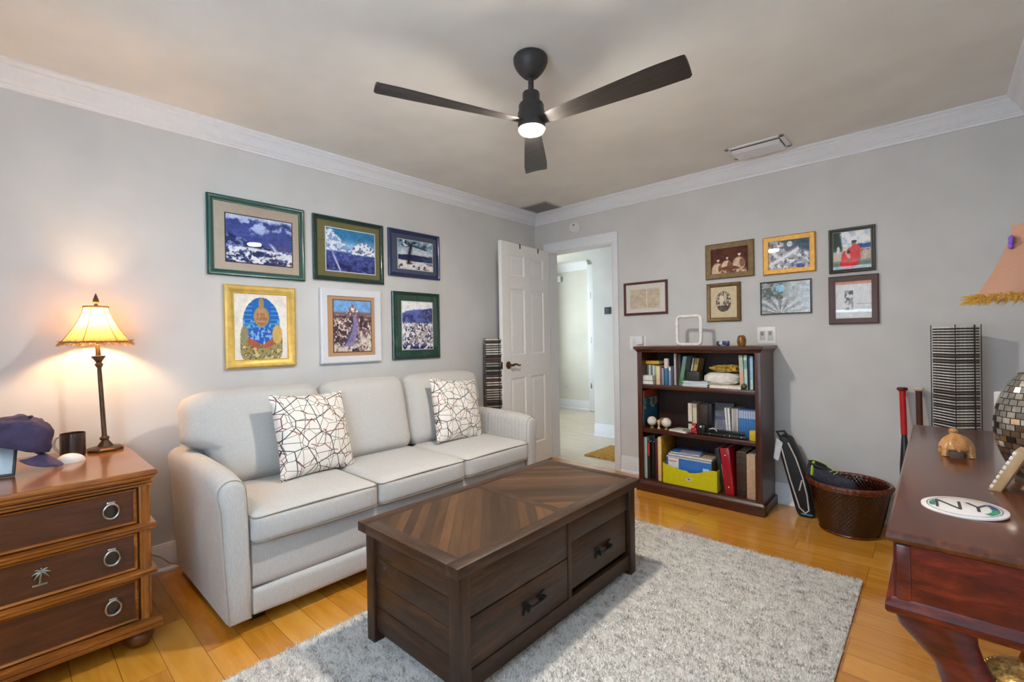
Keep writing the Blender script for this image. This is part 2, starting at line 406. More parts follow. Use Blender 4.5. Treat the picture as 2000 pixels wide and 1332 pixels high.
# local x runs from the hinge to the latch edge; -y local is the face behind; +y faces the camera
DH = 2.035
b = MB(); T0, T1 = -0.036, 0.0
cols = ((0.115, 0.345), (0.435, 0.665)); rows = ((0.20, 0.835), (1.04, 1.63), (1.745, 1.935))
xs = [0, cols[0][0], cols[0][1], cols[1][0], cols[1][1], DL]; zs = [0, rows[0][0], rows[0][1], rows[1][0], rows[1][1], rows[2][0], rows[2][1], DH]
for i in (0, 2, 4): b.box((xs[i], T0, 0), (xs[i+1], T1, DH), 0.001)
for c in cols:
    for j in (0, 2, 4, 6): b.box((c[0], T0, zs[j]), (c[1], T1, zs[j+1]))
    for z0, z1 in rows:
        for sgn, yy in ((1, T1), (-1, T0)):
            def ring(ins, dep): return [V((c[0]+ins, yy-sgn*dep, z0+ins)), V((c[1]-ins, yy-sgn*dep, z0+ins)), V((c[1]-ins, yy-sgn*dep, z1-ins)), V((c[0]+ins, yy-sgn*dep, z1-ins))]
            b.loft([ring(0, 0), ring(0.010, 0.009), ring(0.020, 0.010), ring(0.040, 0.003), ring(0.046, 0.003)], cap=False)
            b.bm.faces.new([b.bm.verts.new(p) for p in ring(0.046, 0.003)])
b.build('door_panel', MDOOR, door, ang=20)
for sgn in (1, -1):
    b = MB(); y0 = T1 if sgn > 0 else T0
    b.lathe([(0.033, 0), (0.033, 0.006), (0.026, 0.010), (0.014, 0.013), (0.011, 0.045), (0.013, 0.055), (0.0, 0.058)], 24, Matrix.Translation((DL-0.07, y0, 0.955)) @ Matrix.Rotation(-sgn*PI/2, 4, 'X'), cap=False)
    b.tube([(DL-0.07, y0+sgn*0.050, 0.955), (DL-0.10, y0+sgn*0.053, 0.962), (DL-0.135, y0+sgn*0.052, 0.958), (DL-0.165, y0+sgn*0.050, 0.948), (DL-0.185, y0+sgn*0.050, 0.952)], [0.010, 0.010, 0.009, 0.008, 0.006], 10)
    b.build('door_handle', MBRONZE, door)
b = MB(); b.box((DL-0.001, -0.03, 0.925), (DL+0.002, -0.006, 0.985), 0.001); b.box((DL, -0.024, 0.948), (DL+0.01, -0.012, 0.965), 0.002); b.build('latch_plate', MBRONZE, door)
for s, where in ((0.50, 'latch edge'), (0.20, 'hinges')):
    a = math.radians(-84); p = V((0.192, -0.02, 0.008))+V((math.cos(a)*s, math.sin(a)*s, 0))
    b = MB(); b.box((-0.008, 0.0005, DH-0.040), (0.008, 0.003, DH+0.004), 0.0008); b.box((-0.008, -0.039, DH+0.0005), (0.008, 0.003, DH+0.004), 0.0008); b.box((-0.008, -0.039, DH-0.06), (0.008, -0.0365, DH+0.004), 0.0008)
    tag(b.build('over_door_hook', MBLACK, None, p, (0, 0, a)), 'small black hook over the top of the open white door, nearer its '+where, 'hook')

# ------------------------------------------------------------------ ceiling things
FX, FY = 1.702, -2.088
fan = thing('ceiling_fan', 'black three-blade ceiling fan with a glowing round light in the middle of the ceiling', 'ceiling fan', (FX, FY, HC))
MFAN = P((46, 44, 44), 0.5, 0.0, 0.05, 0.1)
b = MB(); b.lathe([(0.072, 0.0), (0.076, -0.006), (0.076, -0.022), (0.070, -0.040), (0.056, -0.062), (0.038, -0.082), (0.024, -0.092), (0.0, -0.093)], 40, cap=False); b.build('canopy', MFAN, fan)
b = MB(); b.lathe([(0.0125, -0.088), (0.0125, -0.165)], 16); b.build('downrod', MFAN, fan)
b = MB(); b.lathe([(0.0, -0.158), (0.036, -0.158), (0.038, -0.162), (0.038, -0.198), (0.042, -0.204), (0.052, -0.208), (0.056, -0.216), (0.056, -0.240), (0.060, -0.246), (0.061, -0.318), (0.058, -0.319), (0.057, -0.304), (0.0, -0.303)], 40, cap=False); b.build('motor_housing', MFAN, fan)
b = MB(); b.lathe([(0.055, -0.304), (0.0565, -0.317), (0.056, -0.325), (0.050, -0.333), (0.0, -0.338)], 40, cap=False); b.build('light_lens', emit('led_lens', (1.0, 0.935, 0.82), FAN_W), fan)
MBLADE = wood('fan_blade_black', [(40, 37, 36), (56, 51, 48), (66, 60, 56)], (1, 8, 8), 4, 0.45, 0.0)
for ang in (8, 127.5, 246):
    b = MB(); rings = []
    for i in range(15):
        s = i/14; x = 0.045+s*0.625
        w = 0.030+0.034*min(1, s*1.25)**0.8
        tip = 1.0
        if i == 14: tip = 0.90; x += 0.0
        if i == 13: x = 0.045+0.625*0.985
        pt = math.radians(13-3*s)
        ring = []
        for j in range(12):
            q = 2*PI*j/12; yy = w*tip*math.cos(q); zz = 0.0055*math.sin(q)+0.010*(1-(yy/w)**2)*s
            ring.append((x, yy*math.cos(pt), -yy*math.sin(pt)+zz-0.268-0.020*(1-s)+0.0))
        rings.append(ring)
    b.loft(rings, m=Matrix.Rotation(math.radians(ang), 4, 'Z')); b.build('blade', MBLADE, fan)

v1 = thing('ceiling_vent', 'white louvred air supply vent projecting from the ceiling near the right of the room', 'vent', (2.155, -0.275, HC))
MVENT = P((226, 228, 230), 0.4, 0.0, var=0.02)
b = MB(); W, D = 0.175, 0.118
for a, c in (((-W, -D, -0.008), (W, -D+0.025, 0)), ((-W, D-0.025, -0.008), (W, D, 0)), ((-W, -D, -0.008), (-W+0.028, D, 0)), ((W-0.028, -D, -0.008), (W, D, 0))): b.box(a, c, 0.002)
b.build('frame', MVENT, v1)
b = MB(); b.box((-W+0.02, -D+0.02, -0.003), (W-0.02, D-0.02, -0.0005)); b.build('duct_opening', P((110, 110, 110), 0.8), v1)
for k in range(5):
    b = MB(); y = -0.062+k*0.032
    b.box((-W+0.032, -0.017, -0.0015), (W-0.032, 0.017, 0.0015), 0.0008, 1, Matrix.Translation((0, y, -0.018)) @ Matrix.Rotation(math.radians(-34), 4, 'X')); b.build('louvre', MVENT, v1)
v2 = thing('return_grille', 'flat grey return air grille in the ceiling corner above the open door', 'vent', (0.252, -0.205, HC))
b = MB(); W, D = 0.155, 0.135
for a, c in (((-W, -D, -0.006), (W, -D+0.018, 0)), ((-W, D-0.018, -0.006), (W, D, 0)), ((-W, -D, -0.006), (-W+0.018, D, 0)), ((W-0.018, -D, -0.006), (W, D, 0))): b.box(a, c, 0.001)
b.build('frame', P((190, 186, 180), 0.5), v2)
b = MB(); b.box((-W+0.012, -D+0.012, -0.002), (W-0.012, D-0.012, -0.0003))
for k in range(18): b.box((-W+0.018, -D+0.02+k*0.0138, -0.0055), (W-0.018, -D+0.026+k*0.0138, -0.001))
b.build('grille', P((142, 140, 138), 0.6), v2)
sd = thing('smoke_detector', 'round white smoke detector on the wall above the doorway', 'smoke detector', (0.50, 0, 2.235))
b = MB(); m = Matrix.Rotation(PI/2, 4, 'X')
b.lathe([(0.060, 0.0), (0.060, 0.012), (0.054, 0.016), (0.052, 0.028), (0.044, 0.038), (0.0, 0.041)], 36, m, cap=False); b.build('housing', P((226, 224, 222), 0.5, var=0.01), sd)
b = MB(); b.lathe([(0.0065, 0.038), (0.0065, 0.044), (0.0, 0.0445)], 14, Matrix.Translation((0.006, 0, 0.02)) @ m, cap=False); b.build('test_button', MBLACK, sd)

# ------------------------------------------------------------------ pictures
def fbm(nu, nv, freq, seed, octv=5, rough=0.55):
    r = np.random.default_rng(seed); out = np.zeros((nv, nu)); amp = 1; tot = 0
    for o in range(octv):
        f = max(1, int(freq*2**o)); g = r.random((f+2, f+2))
        y = np.linspace(0, f, nv, endpoint=False); x = np.linspace(0, f, nu, endpoint=False)
        yi = y.astype(int); xi = x.astype(int); fy = (y-yi)[:, None]; fx = (x-xi)[None]
        fy = fy*fy*(3-2*fy); fx = fx*fx*(3-2*fx)
        a = g[np.ix_(yi, xi)]; bb = g[np.ix_(yi, xi+1)]; c = g[np.ix_(yi+1, xi)]; d = g[np.ix_(yi+1, xi+1)]
        out += amp*((a*(1-fx)+bb*fx)*(1-fy)+(c*(1-fx)+d*fx)*fy); tot += amp; amp *= rough
    return out/tot
def sm(a, lo, hi):
    t = np.clip((a-lo)/(hi-lo), 0, 1); return t*t*(3-2*t)
class Pic:
    def __init__(s, nu, nv, base):
        s.nu, s.nv = nu, nv; s.u, s.v = np.meshgrid((np.arange(nu)+0.5)/nu, (np.arange(nv)+0.5)/nv)
        s.c = np.zeros((nv, nu, 3)); s.c[:] = base; s.grain = 0.28 if nu >= 70 else 0.10
    def put(s, mask, col):
        m = np.asarray(mask, float)[..., None]; s.c = s.c*(1-m)+np.asarray(col, float)*m; return s
    def ell(s, cu, cv, ru, rv, col, soft=0.15, rot=0):
        du, dv = s.u-cu, s.v-cv; a, bb = du*math.cos(rot)+dv*math.sin(rot), -du*math.sin(rot)+dv*math.cos(rot)
        d = (a/ru)**2+(bb/rv)**2; return s.put(1-sm(d, 1-soft, 1+soft), col)
    def n(s, f, seed, o=5, r=0.55): return fbm(s.nu, s.nv, f, seed, o, r)
def art_mesh(pic, w, h):
    """flat print w x h in local (a, z), normal along -n; returns mesh data in the plane"""
    nu, nv = pic.nu, pic.nv
    X = np.linspace(-w/2, w/2, nu+1); Z = np.linspace(-h/2, h/2, nv+1)
    gx, gz = np.meshgrid(X, Z)
    co = np.zeros((nu+1)*(nv+1)*3); co[0::3] = gx.ravel(); co[2::3] = gz.ravel()
    i = np.arange(nu*nv); a = (i//nu)*(nu+1)+i % nu
    q = np.stack([a, a+1, a+nu+2, a+nu+1], 1).ravel()
    me = bpy.data.meshes.new('print'); me.vertices.add((nu+1)*(nv+1)); me.vertices.foreach_set('co', co)
    me.loops.add(len(q)); me.loops.foreach_set('vertex_index', q.astype(np.int32))
    me.polygons.add(nu*nv); me.polygons.foreach_set('loop_start', (np.arange(nu*nv)*4).astype(np.int32))
    me.update(calc_edges=True)
    at = me.color_attributes.new('print', 'FLOAT_COLOR', 'CORNER')
    fine = fbm(nu, nv, 30, 5, 2, 0.7)[..., None]; fine2 = fbm(nu, nv, 9, 6, 4, 0.7)[..., None]
    c = np.clip((pic.c*1.12*(1-pic.grain+pic.grain*(fine+fine2))).reshape(-1, 3)/255, 0, 1); c = np.where(c <= 0.04045, c/12.92, ((c+0.055)/1.055)**2.4)
    c4 = np.ones((nu*nv, 4)); c4[:, :3] = c
    at.data.foreach_set('color', np.repeat(c4, 4, axis=0).ravel()); return me
def picture(name, label, a0, a1, z0, z1, wall, fw, fmat, mat_col, art, pic, dep=0.024, liner=None, glass=True, ft=0.6, group=None, tilt=0):
    """art = (u0,u1,v0,v1) in fractions of the outer frame; local x right, y towards the wall, z up"""
    W, H = a1-a0, z1-z0
    if wall == 'A': t = thing(name, label, 'picture', (0.0, (a0+a1)/2, (z0+z1)/2), PI/2, group)
    else: t = thing(name, label, 'picture', ((a0+a1)/2, 0.0, (z0+z1)/2), 0, group)
    # wall A: local +x -> world +y, local -y -> world +x (room side)
    hw, hh = W/2, H/2
    b = MB(); rings = []
    for ins, d in [(0.0, -0.001), (0.0, -dep*0.8), (fw*0.18, -dep), (fw*0.45, -dep*0.94), (fw*ft+fw*0.1, -dep*0.72), (fw*0.92, -dep*0.66), (fw, -dep*0.5), (fw, -0.004)]:
        rings.append([V((-hw+ins, d, -hh+ins)), V((hw-ins, d, -hh+ins)), V((hw-ins, d, hh-ins)), V((-hw+ins, d, hh-ins))])
    b.loft(rings, cap=False); b.build('frame', fmat, t, ang=25)
    b = MB(); b.box((-hw+fw*0.5, -dep*0.40, -hh+fw*0.5), (hw-fw*0.5, -0.002, hh-fw*0.5)); b.build('mat_board', P(mat_col, 0.9, var=0.015), t)
    u0, u1, v0, v1 = art; cx, cz = (u0+u1)/2*W-hw, (v0+v1)/2*H-hh; aw, ah = (u1-u0)*W, (v1-v0)*H
    if liner:
        b = MB(); b.box((cx-aw/2-0.006, -dep*0.40-0.0012, cz-ah/2-0.006), (cx+aw/2+0.006, -dep*0.40+0.001, cz+ah/2+0.006)); b.build('mat_liner', P(liner, 0.8, var=0.01), t)
    o = obj('print', art_mesh(pic, aw, ah), MPRINT, t); o.location = (cx, -dep*0.40-0.002, cz)
    if glass:
        b = MB(); yg = -dep*0.40-0.004; b.bm.faces.new([b.bm.verts.new(q) for q in ((-hw+fw*0.9, yg, -hh+fw*0.9), (hw-fw*0.9, yg, -hh+fw*0.9), (hw-fw*0.9, yg, hh-fw*0.9), (-hw+fw*0.9, yg, hh-fw*0.9))]); b.build('glass', MPANE, t)
    return t
NP = 128
# snowy blue valley
p = Pic(NP, 70, (70, 84, 150)); n1 = p.n(4, 1); n2 = p.n(10, 2); n3 = p.n(18, 3, 3)
p.put(sm(p.v, 0.62, 1.0)*0.6, (40, 60, 130)); p.put(sm(n1+0.12*n2, 0.52, 0.62)*sm(p.v, 0.55, 0.7), (176, 186, 216))
p.put(sm(p.v+0.15*(n2-0.5), 0.9, 0.99), (196, 202, 222))
ridge = 0.60-0.38*np.clip(p.u-0.05, 0, 1)+0.10*(n2-0.5)
p.put(sm(ridge-p.v, 0, 0.02), (38, 52, 104)); p.put(sm(ridge-p.v, 0, 0.02)*sm(n3, 0.55, 0.62)*0.7, (150, 166, 206))
p.put((sm(0.34+0.1*(n1-0.5)-p.v, 0, 0.03))*sm(n2, 0.40, 0.52), (226, 228, 236)); p.put(sm(0.3-p.v, 0, 0.1)*sm(n3, 0.56, 0.66), (40, 46, 92))
p.put(np.exp(-((p.u-0.62-0.55*(0.52-p.v))/0.03)**2)*sm(p.v, 0.05, 0.2)*(1-sm(p.v, 0.42, 0.5)), (206, 212, 230)); p.put(sm(n3, 0.6, 0.66)*sm(0.55-p.v, 0, 0.2)*sm(p.u, 0.5, 0.8), (120, 84, 100))
MTEAL = P((0, 74, 68), 0.4, 0.0, 0.05, 0.03, spec=0.3)
picture('framed_picture', 'largest print above the sofa, snowy blue valley in teal green frame with beige mat', -2.907, -2.364, 1.587, 2.044, 'A', 0.034, MTEAL, (206, 190, 172), (0.175, 0.855, 0.185, 0.785), p, liner=(70, 60, 80))
# blue alpine valley with peaks
p = Pic(NP, 84, (52, 70, 132)); n1 = p.n(4, 5); n2 = p.n(9, 6); n3 = p.n(22, 7, 3)
p.put(sm(p.v, 0.45, 0.95), (36, 116, 160)); p.put(sm(p.v, 0.4, 0.6)*(1-sm(p.v, 0.6, 0.85)), (130, 176, 206))
l = 0.98-1.35*np.clip(p.u-0.12, 0, 1)+0.08*(n2-0.5); p.put(sm(l-p.v, 0, 0.02)*sm(p.v, 0.45, 0.5), (206, 216, 234)); p.put(sm(l-p.v, 0, 0.02)*sm(n3, 0.52, 0.6)*0.7, (92, 112, 168))
r = 0.50+0.26*np.exp(-((p.u-0.76)/0.24)**2)+0.12*(n2-0.5); p.put(sm(r-p.v, 0, 0.02)*(1-sm(l-p.v, 0, 0.02)), (216, 222, 236)); p.put(sm(r-p.v, 0, 0.02)*sm(n3, 0.5, 0.58)*(1-sm(l-p.v, 0, 0.02)), (90, 100, 150))
f = 0.46+0.10*(n1-0.5)-0.05*np.sin(p.u*3); p.put(sm(f-p.v, 0, 0.03), (50, 62, 124)); p.put(sm(f-p.v, 0, 0.03)*sm(n3, 0.53, 0.62)*0.6, (96, 112, 170)); p.put(sm(0.3-p.v+0.2*(p.u-0.5), 0, 0.1)*sm(n2, 0.5, 0.6), (28, 30, 78)); p.put(np.exp(-((p.u-0.1-0.35*(0.5-p.v))/0.02)**2)*(1-sm(p.v, 0.35, 0.5)), (180, 190, 220))
MDGREEN = P((22, 54, 48), 0.25, 0.1, 0.6, 0.03)
picture('framed_picture', 'framed print of blue snow peaks with olive mat and dark green frame above the sofa', -2.307, -1.784, 1.607, 2.040, 'A', 0.030, MDGREEN, (112, 106, 62), (0.17, 0.865, 0.16, 0.825), p, liner=(216, 220, 226))
# bare tree over snow
p = Pic(80, 64, (206, 214, 226)); n1 = p.n(4, 9); n2 = p.n(12, 10); n3 = p.n(20, 13, 3)
p.put(sm(p.v, 0.55, 0.9), (120, 160, 190)); p.put(sm(n2, 0.5, 0.6)*sm(p.v, 0.6, 0.75), (216, 226, 234))
p.put(sm(0.5+0.1*(n1-0.5)-p.v, 0, 0.03)*sm(p.v, 0.25, 0.3), (36, 48, 100)); p.put(sm(0.55-p.v, 0, 0.05)*sm(p.u, 0.5, 0.75)*sm(n3, 0.45, 0.6)*sm(p.v, 0.2, 0.3), (60, 90, 120))
p.put(sm(0.30-p.v+0.08*(n1-0.5), 0, 0.03), (232, 230, 232)); p.put(sm(0.3-p.v, 0, 0.1)*sm(n2, 0.57, 0.63), (90, 88, 120))
p.put(np.exp(-((p.u-0.30-0.12*(p.v-0.3)+0.05*(n1-0.5))/0.05)**2)*sm(p.v, 0.12, 0.2)*(1-sm(p.v, 0.85, 0.95)), (36, 30, 52))
p.put(sm(n3, 0.53, 0.58)*sm(p.v, 0.72, 0.8)*(1-sm(p.u, 0.72, 0.9)), (40, 52, 84)); p.put(np.exp(-((p.v-0.86+0.25*(p.u-0.3))/0.03)**2)*sm(p.u, 0.3, 0.4)*(1-sm(p.u, 0.75, 0.9)), (40, 40, 70))
MNAVY = P((24, 40, 84), 0.25, 0.1, 0.6, 0.03)
picture('framed_picture', 'small framed print of a bare tree over snow with slate blue mat and navy frame', -1.740, -1.259, 1.682, 2.040, 'A', 0.030, MNAVY, (88, 100, 128), (0.18, 0.855, 0.185, 0.80), p, liner=(220, 224, 230))
# papyrus figure: a plain blue hooded figure
p = Pic(80, 100, (216, 208, 196)); p.grain = 0.10; n1 = p.n(5, 14); n2 = p.n(16, 15, 3); n3 = p.n(26, 16, 2)
p.put(sm(n1, 0.4, 0.7)*0.35, (196, 186, 180))
body = ((p.u-0.5)/0.40)**4+((p.v-0.25)/0.30)**4 < 1
p.put(body, (146, 132, 92)); p.put(body*sm(n2, 0.48, 0.56), (92, 84, 62)); p.put(body*sm(n2, 0.6, 0.66), (186, 168, 116))
hood = np.where(p.v > 0.55, ((p.u-0.5)/0.35)**2+((p.v-0.55)/0.40)**2 < 1, (np.abs(p.u-0.5) < 0.36-0.10*(0.62-p.v)) & (p.v > 0.33))
p.put(hood, (36, 92, 168)); p.put(hood*(np.sin(p.v*95) > 0.35)*(np.abs(p.u-0.5) > 0.17), (64, 132, 176)); p.put(hood*sm(n3, 0.56, 0.66)*(p.v < 0.6), (98, 156, 190))
p.ell(0.5, 0.36, 0.27, 0.12, (42, 86, 164)); p.put((((p.u-0.5)/0.27)**2+((p.v-0.36)/0.12)**2 < 1)*sm(n3, 0.55, 0.6), (122, 160, 200))
p.ell(0.5, 0.655, 0.15, 0.155, (150, 128, 84)); p.ell(0.5, 0.645, 0.11, 0.125, (176, 128, 90)); p.put((((p.u-0.5)/0.11)**2+((p.v-0.645)/0.125)**2 < 1)*sm(n3, 0.5, 0.6)*0.6, (120, 84, 62))
p.ell(0.5, 0.86, 0.05, 0.09, (150, 124, 72)); p.ell(0.33, 0.25, 0.16, 0.05, (160, 86, 58), rot=-0.4); p.ell(0.67, 0.25, 0.16, 0.05, (160, 86, 58), rot=0.4); p.ell(0.80, 0.38, 0.10, 0.15, (186, 156, 92)); p.ell(0.18, 0.38, 0.07, 0.14, (132, 126, 98))
picture('framed_picture', 'painted papyrus of a blue hooded ancient figure in a wide gold frame', -2.828, -2.433, 1.047, 1.536, 'A', 0.050, MGOLD, (218, 208, 190), (0.125, 0.875, 0.10, 0.90), p, dep=0.03, glass=False)
# mountain road
p = Pic(70, 100, (120, 96, 96)); n1 = p.n(4, 21); n2 = p.n(11, 22); n3 = p.n(24, 23, 3)
p.put(sm(p.v, 0.75, 0.8), (110, 156, 202)); pk = 0.70+0.26*np.maximum(0, 1-np.abs(p.u-0.5)/0.22)+0.06*(n2-0.5)+0.06*np.abs(p.u-0.5)
p.put(sm(pk-p.v, 0, 0.02), (112, 84, 86)); p.put(sm(pk-p.v, 0, 0.02)*sm(n3, 0.50, 0.58)*sm(p.v, 0.66, 0.75), (216, 202, 198))
p.put((p.v < 0.7)*sm(n2, 0.46, 0.56), (66, 48, 58)); p.put((p.v < 0.65)*sm(n3, 0.58, 0.64), (206, 190, 178)); p.put(sm(0.45-p.v, 0, 0.1)*sm(p.u, 0.6, 0.75)*sm(n2, 0.4, 0.5), (206, 196, 184)); p.put(sm(0.2-p.v, 0, 0.1)*sm(n1, 0.45, 0.55), (196, 186, 170))
c = 0.52+0.20*np.sin((p.v-0.1)*3.4)-0.16; wd_ = 0.04+0.16*(0.72-p.v); p.put((np.abs(p.u-c) < wd_)*(p.v < 0.72)*(p.v > 0.1), (128, 118, 158)); p.put((np.abs(p.u-c+wd_*0.8) < wd_*0.16)*(p.v < 0.72)*(p.v > 0.12), (56, 60, 110))
picture('framed_picture', 'print of a road to a rocky brown peak with tan mat in a white frame', -2.271, -1.818, 1.046, 1.553, 'A', 0.048, P((226, 226, 230), 0.4, var=0.01), (196, 154, 112), (0.21, 0.825, 0.155, 0.85), p, dep=0.032, ft=0.9, liner=(90, 60, 50))
# boulders under blue hills
p = Pic(70, 100, (222, 224, 232)); n1 = p.n(4, 31); n2 = p.n(13, 32); n3 = p.n(26, 33, 2)
p.put(sm(0.80+0.2*p.u*0.5+0.08*(n1-0.5)-p.v, 0, 0.03), (84, 96, 158)); p.put(sm(0.74+0.1*(n2-0.5)-p.v, 0, 0.04)*sm(n2, 0.4, 0.55), (46, 52, 112)); p.put(np.exp(-((p.u-0.85)/0.18)**2)*(p.v > 0.5)*(p.v < 0.86)*sm(n3, 0.4, 0.5), (40, 44, 84))
p.put(sm(0.58+0.08*(n1-0.5)-p.v, 0, 0.04), (216, 214, 220)); p.put((p.v < 0.58)*sm(n3, 0.52, 0.58), (64, 60, 92)); p.put((p.v < 0.58)*sm(n2, 0.56, 0.62)*0.7, (150, 136, 130)); p.put(sm(0.15-p.v, 0, 0.1)*sm(n2, 0.45, 0.55), (40, 44, 90))
picture('framed_picture', 'print of white boulders under blue hills with green mat in dark green frame', -1.717, -1.271, 1.050, 1.568, 'A', 0.026, P((18, 58, 50), 0.25, 0.1, 0.6, 0.03), (42, 76, 62), (0.20, 0.845, 0.145, 0.855), p, liner=(206, 210, 206))
# --- back wall
p = Pic(64, 44, (196, 180, 158)); n1 = p.n(5, 41); n2 = p.n(14, 42); p.put(sm(n1, 0.4, 0.65)*0.6, (178, 162, 142)); p.put((np.sin(p.v*120) > 0.55)*sm(n2, 0.45, 0.55)*0.25, (140, 126, 110)); p.put(np.abs(p.u-0.58) < 0.012, (208, 196, 178))
picture('framed_document', 'beige document with white mat in a thin red-brown frame beside the doorway', 1.004, 1.399, 1.376, 1.658, 'B', 0.020, P((86, 44, 40), 0.4, 0, 0.2), (226, 218, 208), (0.15, 0.825, 0.20, 0.78), p, dep=0.02)
p = Pic(80, 60, (86, 40, 26)); n1 = p.n(5, 44); n2 = p.n(16, 45, 3)
p.put(sm(n1, 0.45, 0.7)*0.8, (54, 26, 20)); p.put(sm(0.28+0.06*(n1-0.5)-p.v, 0, 0.05)*sm(n2, 0.4, 0.55), (112, 62, 44))
for (cu, cv, k) in ((0.20, 0.56, 1), (0.46, 0.62, 0.85), (0.80, 0.72, 1.0)):
    p.ell(cu-0.02, cv-0.40*k, 0.17*k, 0.27*k, (206, 180, 152), 0.3); p.ell(cu+0.07, cv-0.36*k, 0.07, 0.16, (128, 84, 60), 0.3); p.ell(cu, cv-0.02, 0.038*k, 0.070*k, (222, 194, 166), 0.3); p.ell(cu-0.005, cv+0.045*k, 0.045*k, 0.040*k, (60, 30, 22), 0.3)
p.ell(0.52, 0.14, 0.30, 0.14, (112, 66, 48), 0.3)
p.put(sm(0.16-p.v, 0, 0.05)*sm(n2, 0.5, 0.6), (206, 180, 150))
picture('framed_photo', 'sepia photo of seated people in a flat olive gold frame, upper left over the bookcase', 1.709, 2.053, 1.619, 1.886, 'B', 0.040, P((122, 98, 62), 0.5, 0.25, 0, 0.1), (90, 40, 30), (0.125, 0.855, 0.135, 0.865), p, dep=0.02, ft=0.9)
p = Pic(64, 76, (196, 180, 148)); n2 = p.n(12, 47); n3 = p.n(22, 48, 3)
p.ell(0.5, 0.52, 0.29, 0.34, (120, 106, 86), 0.06); e = ((p.u-0.5)/0.28)**2+((p.v-0.52)/0.33)**2 < 1
p.put(e*sm(n2, 0.46, 0.54), (80, 72, 62)); p.put(e*sm(n3, 0.58, 0.64), (206, 196, 172)); p.ell(0.42, 0.58, 0.08, 0.16, (206, 196, 172)); p.ell(0.56, 0.66, 0.07, 0.08, (186, 172, 148)); p.put(e*(p.v < 0.38)*0.7, (70, 66, 60))
picture('framed_print', 'oval engraving on cream paper in a narrow gilt brown frame above the bookcase', 1.715, 1.959, 1.296, 1.586, 'B', 0.028, P((110, 82, 44), 0.4, 0.4, 0, 0.15), (206, 190, 158), (0.115, 0.885, 0.105, 0.895), p, dep=0.022, ft=0.8)
p = Pic(84, 60, (168, 170, 178)); n1 = p.n(4, 51); n2 = p.n(12, 52); d = p.u*0.8+p.v
p.put(sm(np.sin(d*14+n1*9), 0.1, 0.7), (224, 222, 226)); p.put(sm(n2, 0.54, 0.62), (110, 116, 128)); p.put(sm(p.v+0.6*p.u, 1.05, 1.2), (70, 88, 106)); p.ell(0.55, 0.75, 0.16, 0.18, (96, 104, 118)); p.ell(0.53, 0.86, 0.07, 0.10, (206, 206, 212)); p.put(sm(p.u-p.v, 0.45, 0.6)*sm(n2, 0.45, 0.55), (74, 84, 138)); p.put(np.exp(-((p.v-0.25-0.7*p.u+0.1)/0.08)**2)*(p.u < 0.75), (232, 230, 232))
picture('framed_photo', 'grey and white photo in a bright gold frame, upper middle over the bookcase', 2.113, 2.431, 1.612, 1.877, 'B', 0.034, P((200, 148, 62), 0.42, 0.3, 0, 0.08), (190, 150, 80), (0.115, 0.885, 0.13, 0.87), p, dep=0.022, ft=0.9)
p = Pic(84, 60, (160, 162, 162)); n1 = p.n(4, 55); n2 = p.n(14, 56)
p.put((p.v > 0.45)*(p.u < 0.45)*sm(n2, 0.42, 0.52), (100, 112, 108)); p.ell(0.40, 0.80, 0.10, 0.12, (150, 186, 204)); an = np.arctan2(p.v+0.02, p.u-0.40); p.put(sm(np.sin(an*14+n1*3), 0.0, 0.6)*(1-sm(p.v, 0.45, 0.6))*0.7, (206, 208, 210)); p.put(sm(-np.sin(an*14+n1*3), 0.5, 0.9)*(1-sm(p.v, 0.4, 0.55))*0.6, (120, 122, 124)); p.put(sm(p.u, 0.5, 0.6)*0.5, (206, 212, 214))  # paler right half paints the window blinds' reflection into the print
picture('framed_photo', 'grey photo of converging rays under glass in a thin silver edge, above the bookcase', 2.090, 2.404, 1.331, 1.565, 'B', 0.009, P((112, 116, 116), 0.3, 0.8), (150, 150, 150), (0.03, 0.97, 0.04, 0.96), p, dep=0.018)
p = Pic(70, 80, (186, 196, 210)); n1 = p.n(4, 61); n2 = p.n(12, 62)
p.put(sm(n1, 0.5, 0.62)*sm(p.v, 0.6, 0.7), (226, 228, 234)); p.put((p.v < 0.42), (190, 170, 146)); p.put((p.v < 0.22), (112, 124, 108)); p.put(sm(0.98-1.6*p.u+0.2*(n2-0.5)-(1-p.v)*0.1-p.v*0.3, 0.3, 0.45)*sm(p.v, 0.45, 0.5), (40, 60, 50)); p.put(sm(0.66+0.1*(n2-0.5)-p.v, 0, 0.04)*sm(p.u, 0.6, 0.7)*sm(p.v, 0.5, 0.54), (52, 76, 130)); p.put((p.v > 0.40)*(p.v < 0.50)*(p.u > 0.5)*sm(n2, 0.45, 0.5), (180, 86, 60))
p.ell(0.48, 0.30, 0.26, 0.26, (206, 44, 38)); p.ell(0.60, 0.50, 0.14, 0.14, (212, 48, 40)); p.ell(0.42, 0.15, 0.24, 0.14, (204, 40, 36)); p.ell(0.56, 0.67, 0.06, 0.07, (150, 104, 84)); p.ell(0.57, 0.72, 0.075, 0.035, (44, 44, 56)); p.ell(0.33, 0.56, 0.07, 0.07, (216, 206, 190)); p.ell(0.32, 0.62, 0.09, 0.035, (222, 222, 216)); p.ell(0.40, 0.38, 0.05, 0.13, (206, 160, 136), rot=0.5); p.ell(0.14, 0.46, 0.05, 0.16, (196, 190, 184)); p.ell(0.42, 0.45, 0.05, 0.05, (60, 42, 42))
picture('framed_photo', 'colour photo of people in red shirts outdoors in a dark grey-brown frame', 2.505, 2.747, 1.582, 1.868, 'B', 0.022, P((58, 54, 44), 0.4, 0.1), (196, 180, 140), (0.10, 0.90, 0.085, 0.915), p, dep=0.022)
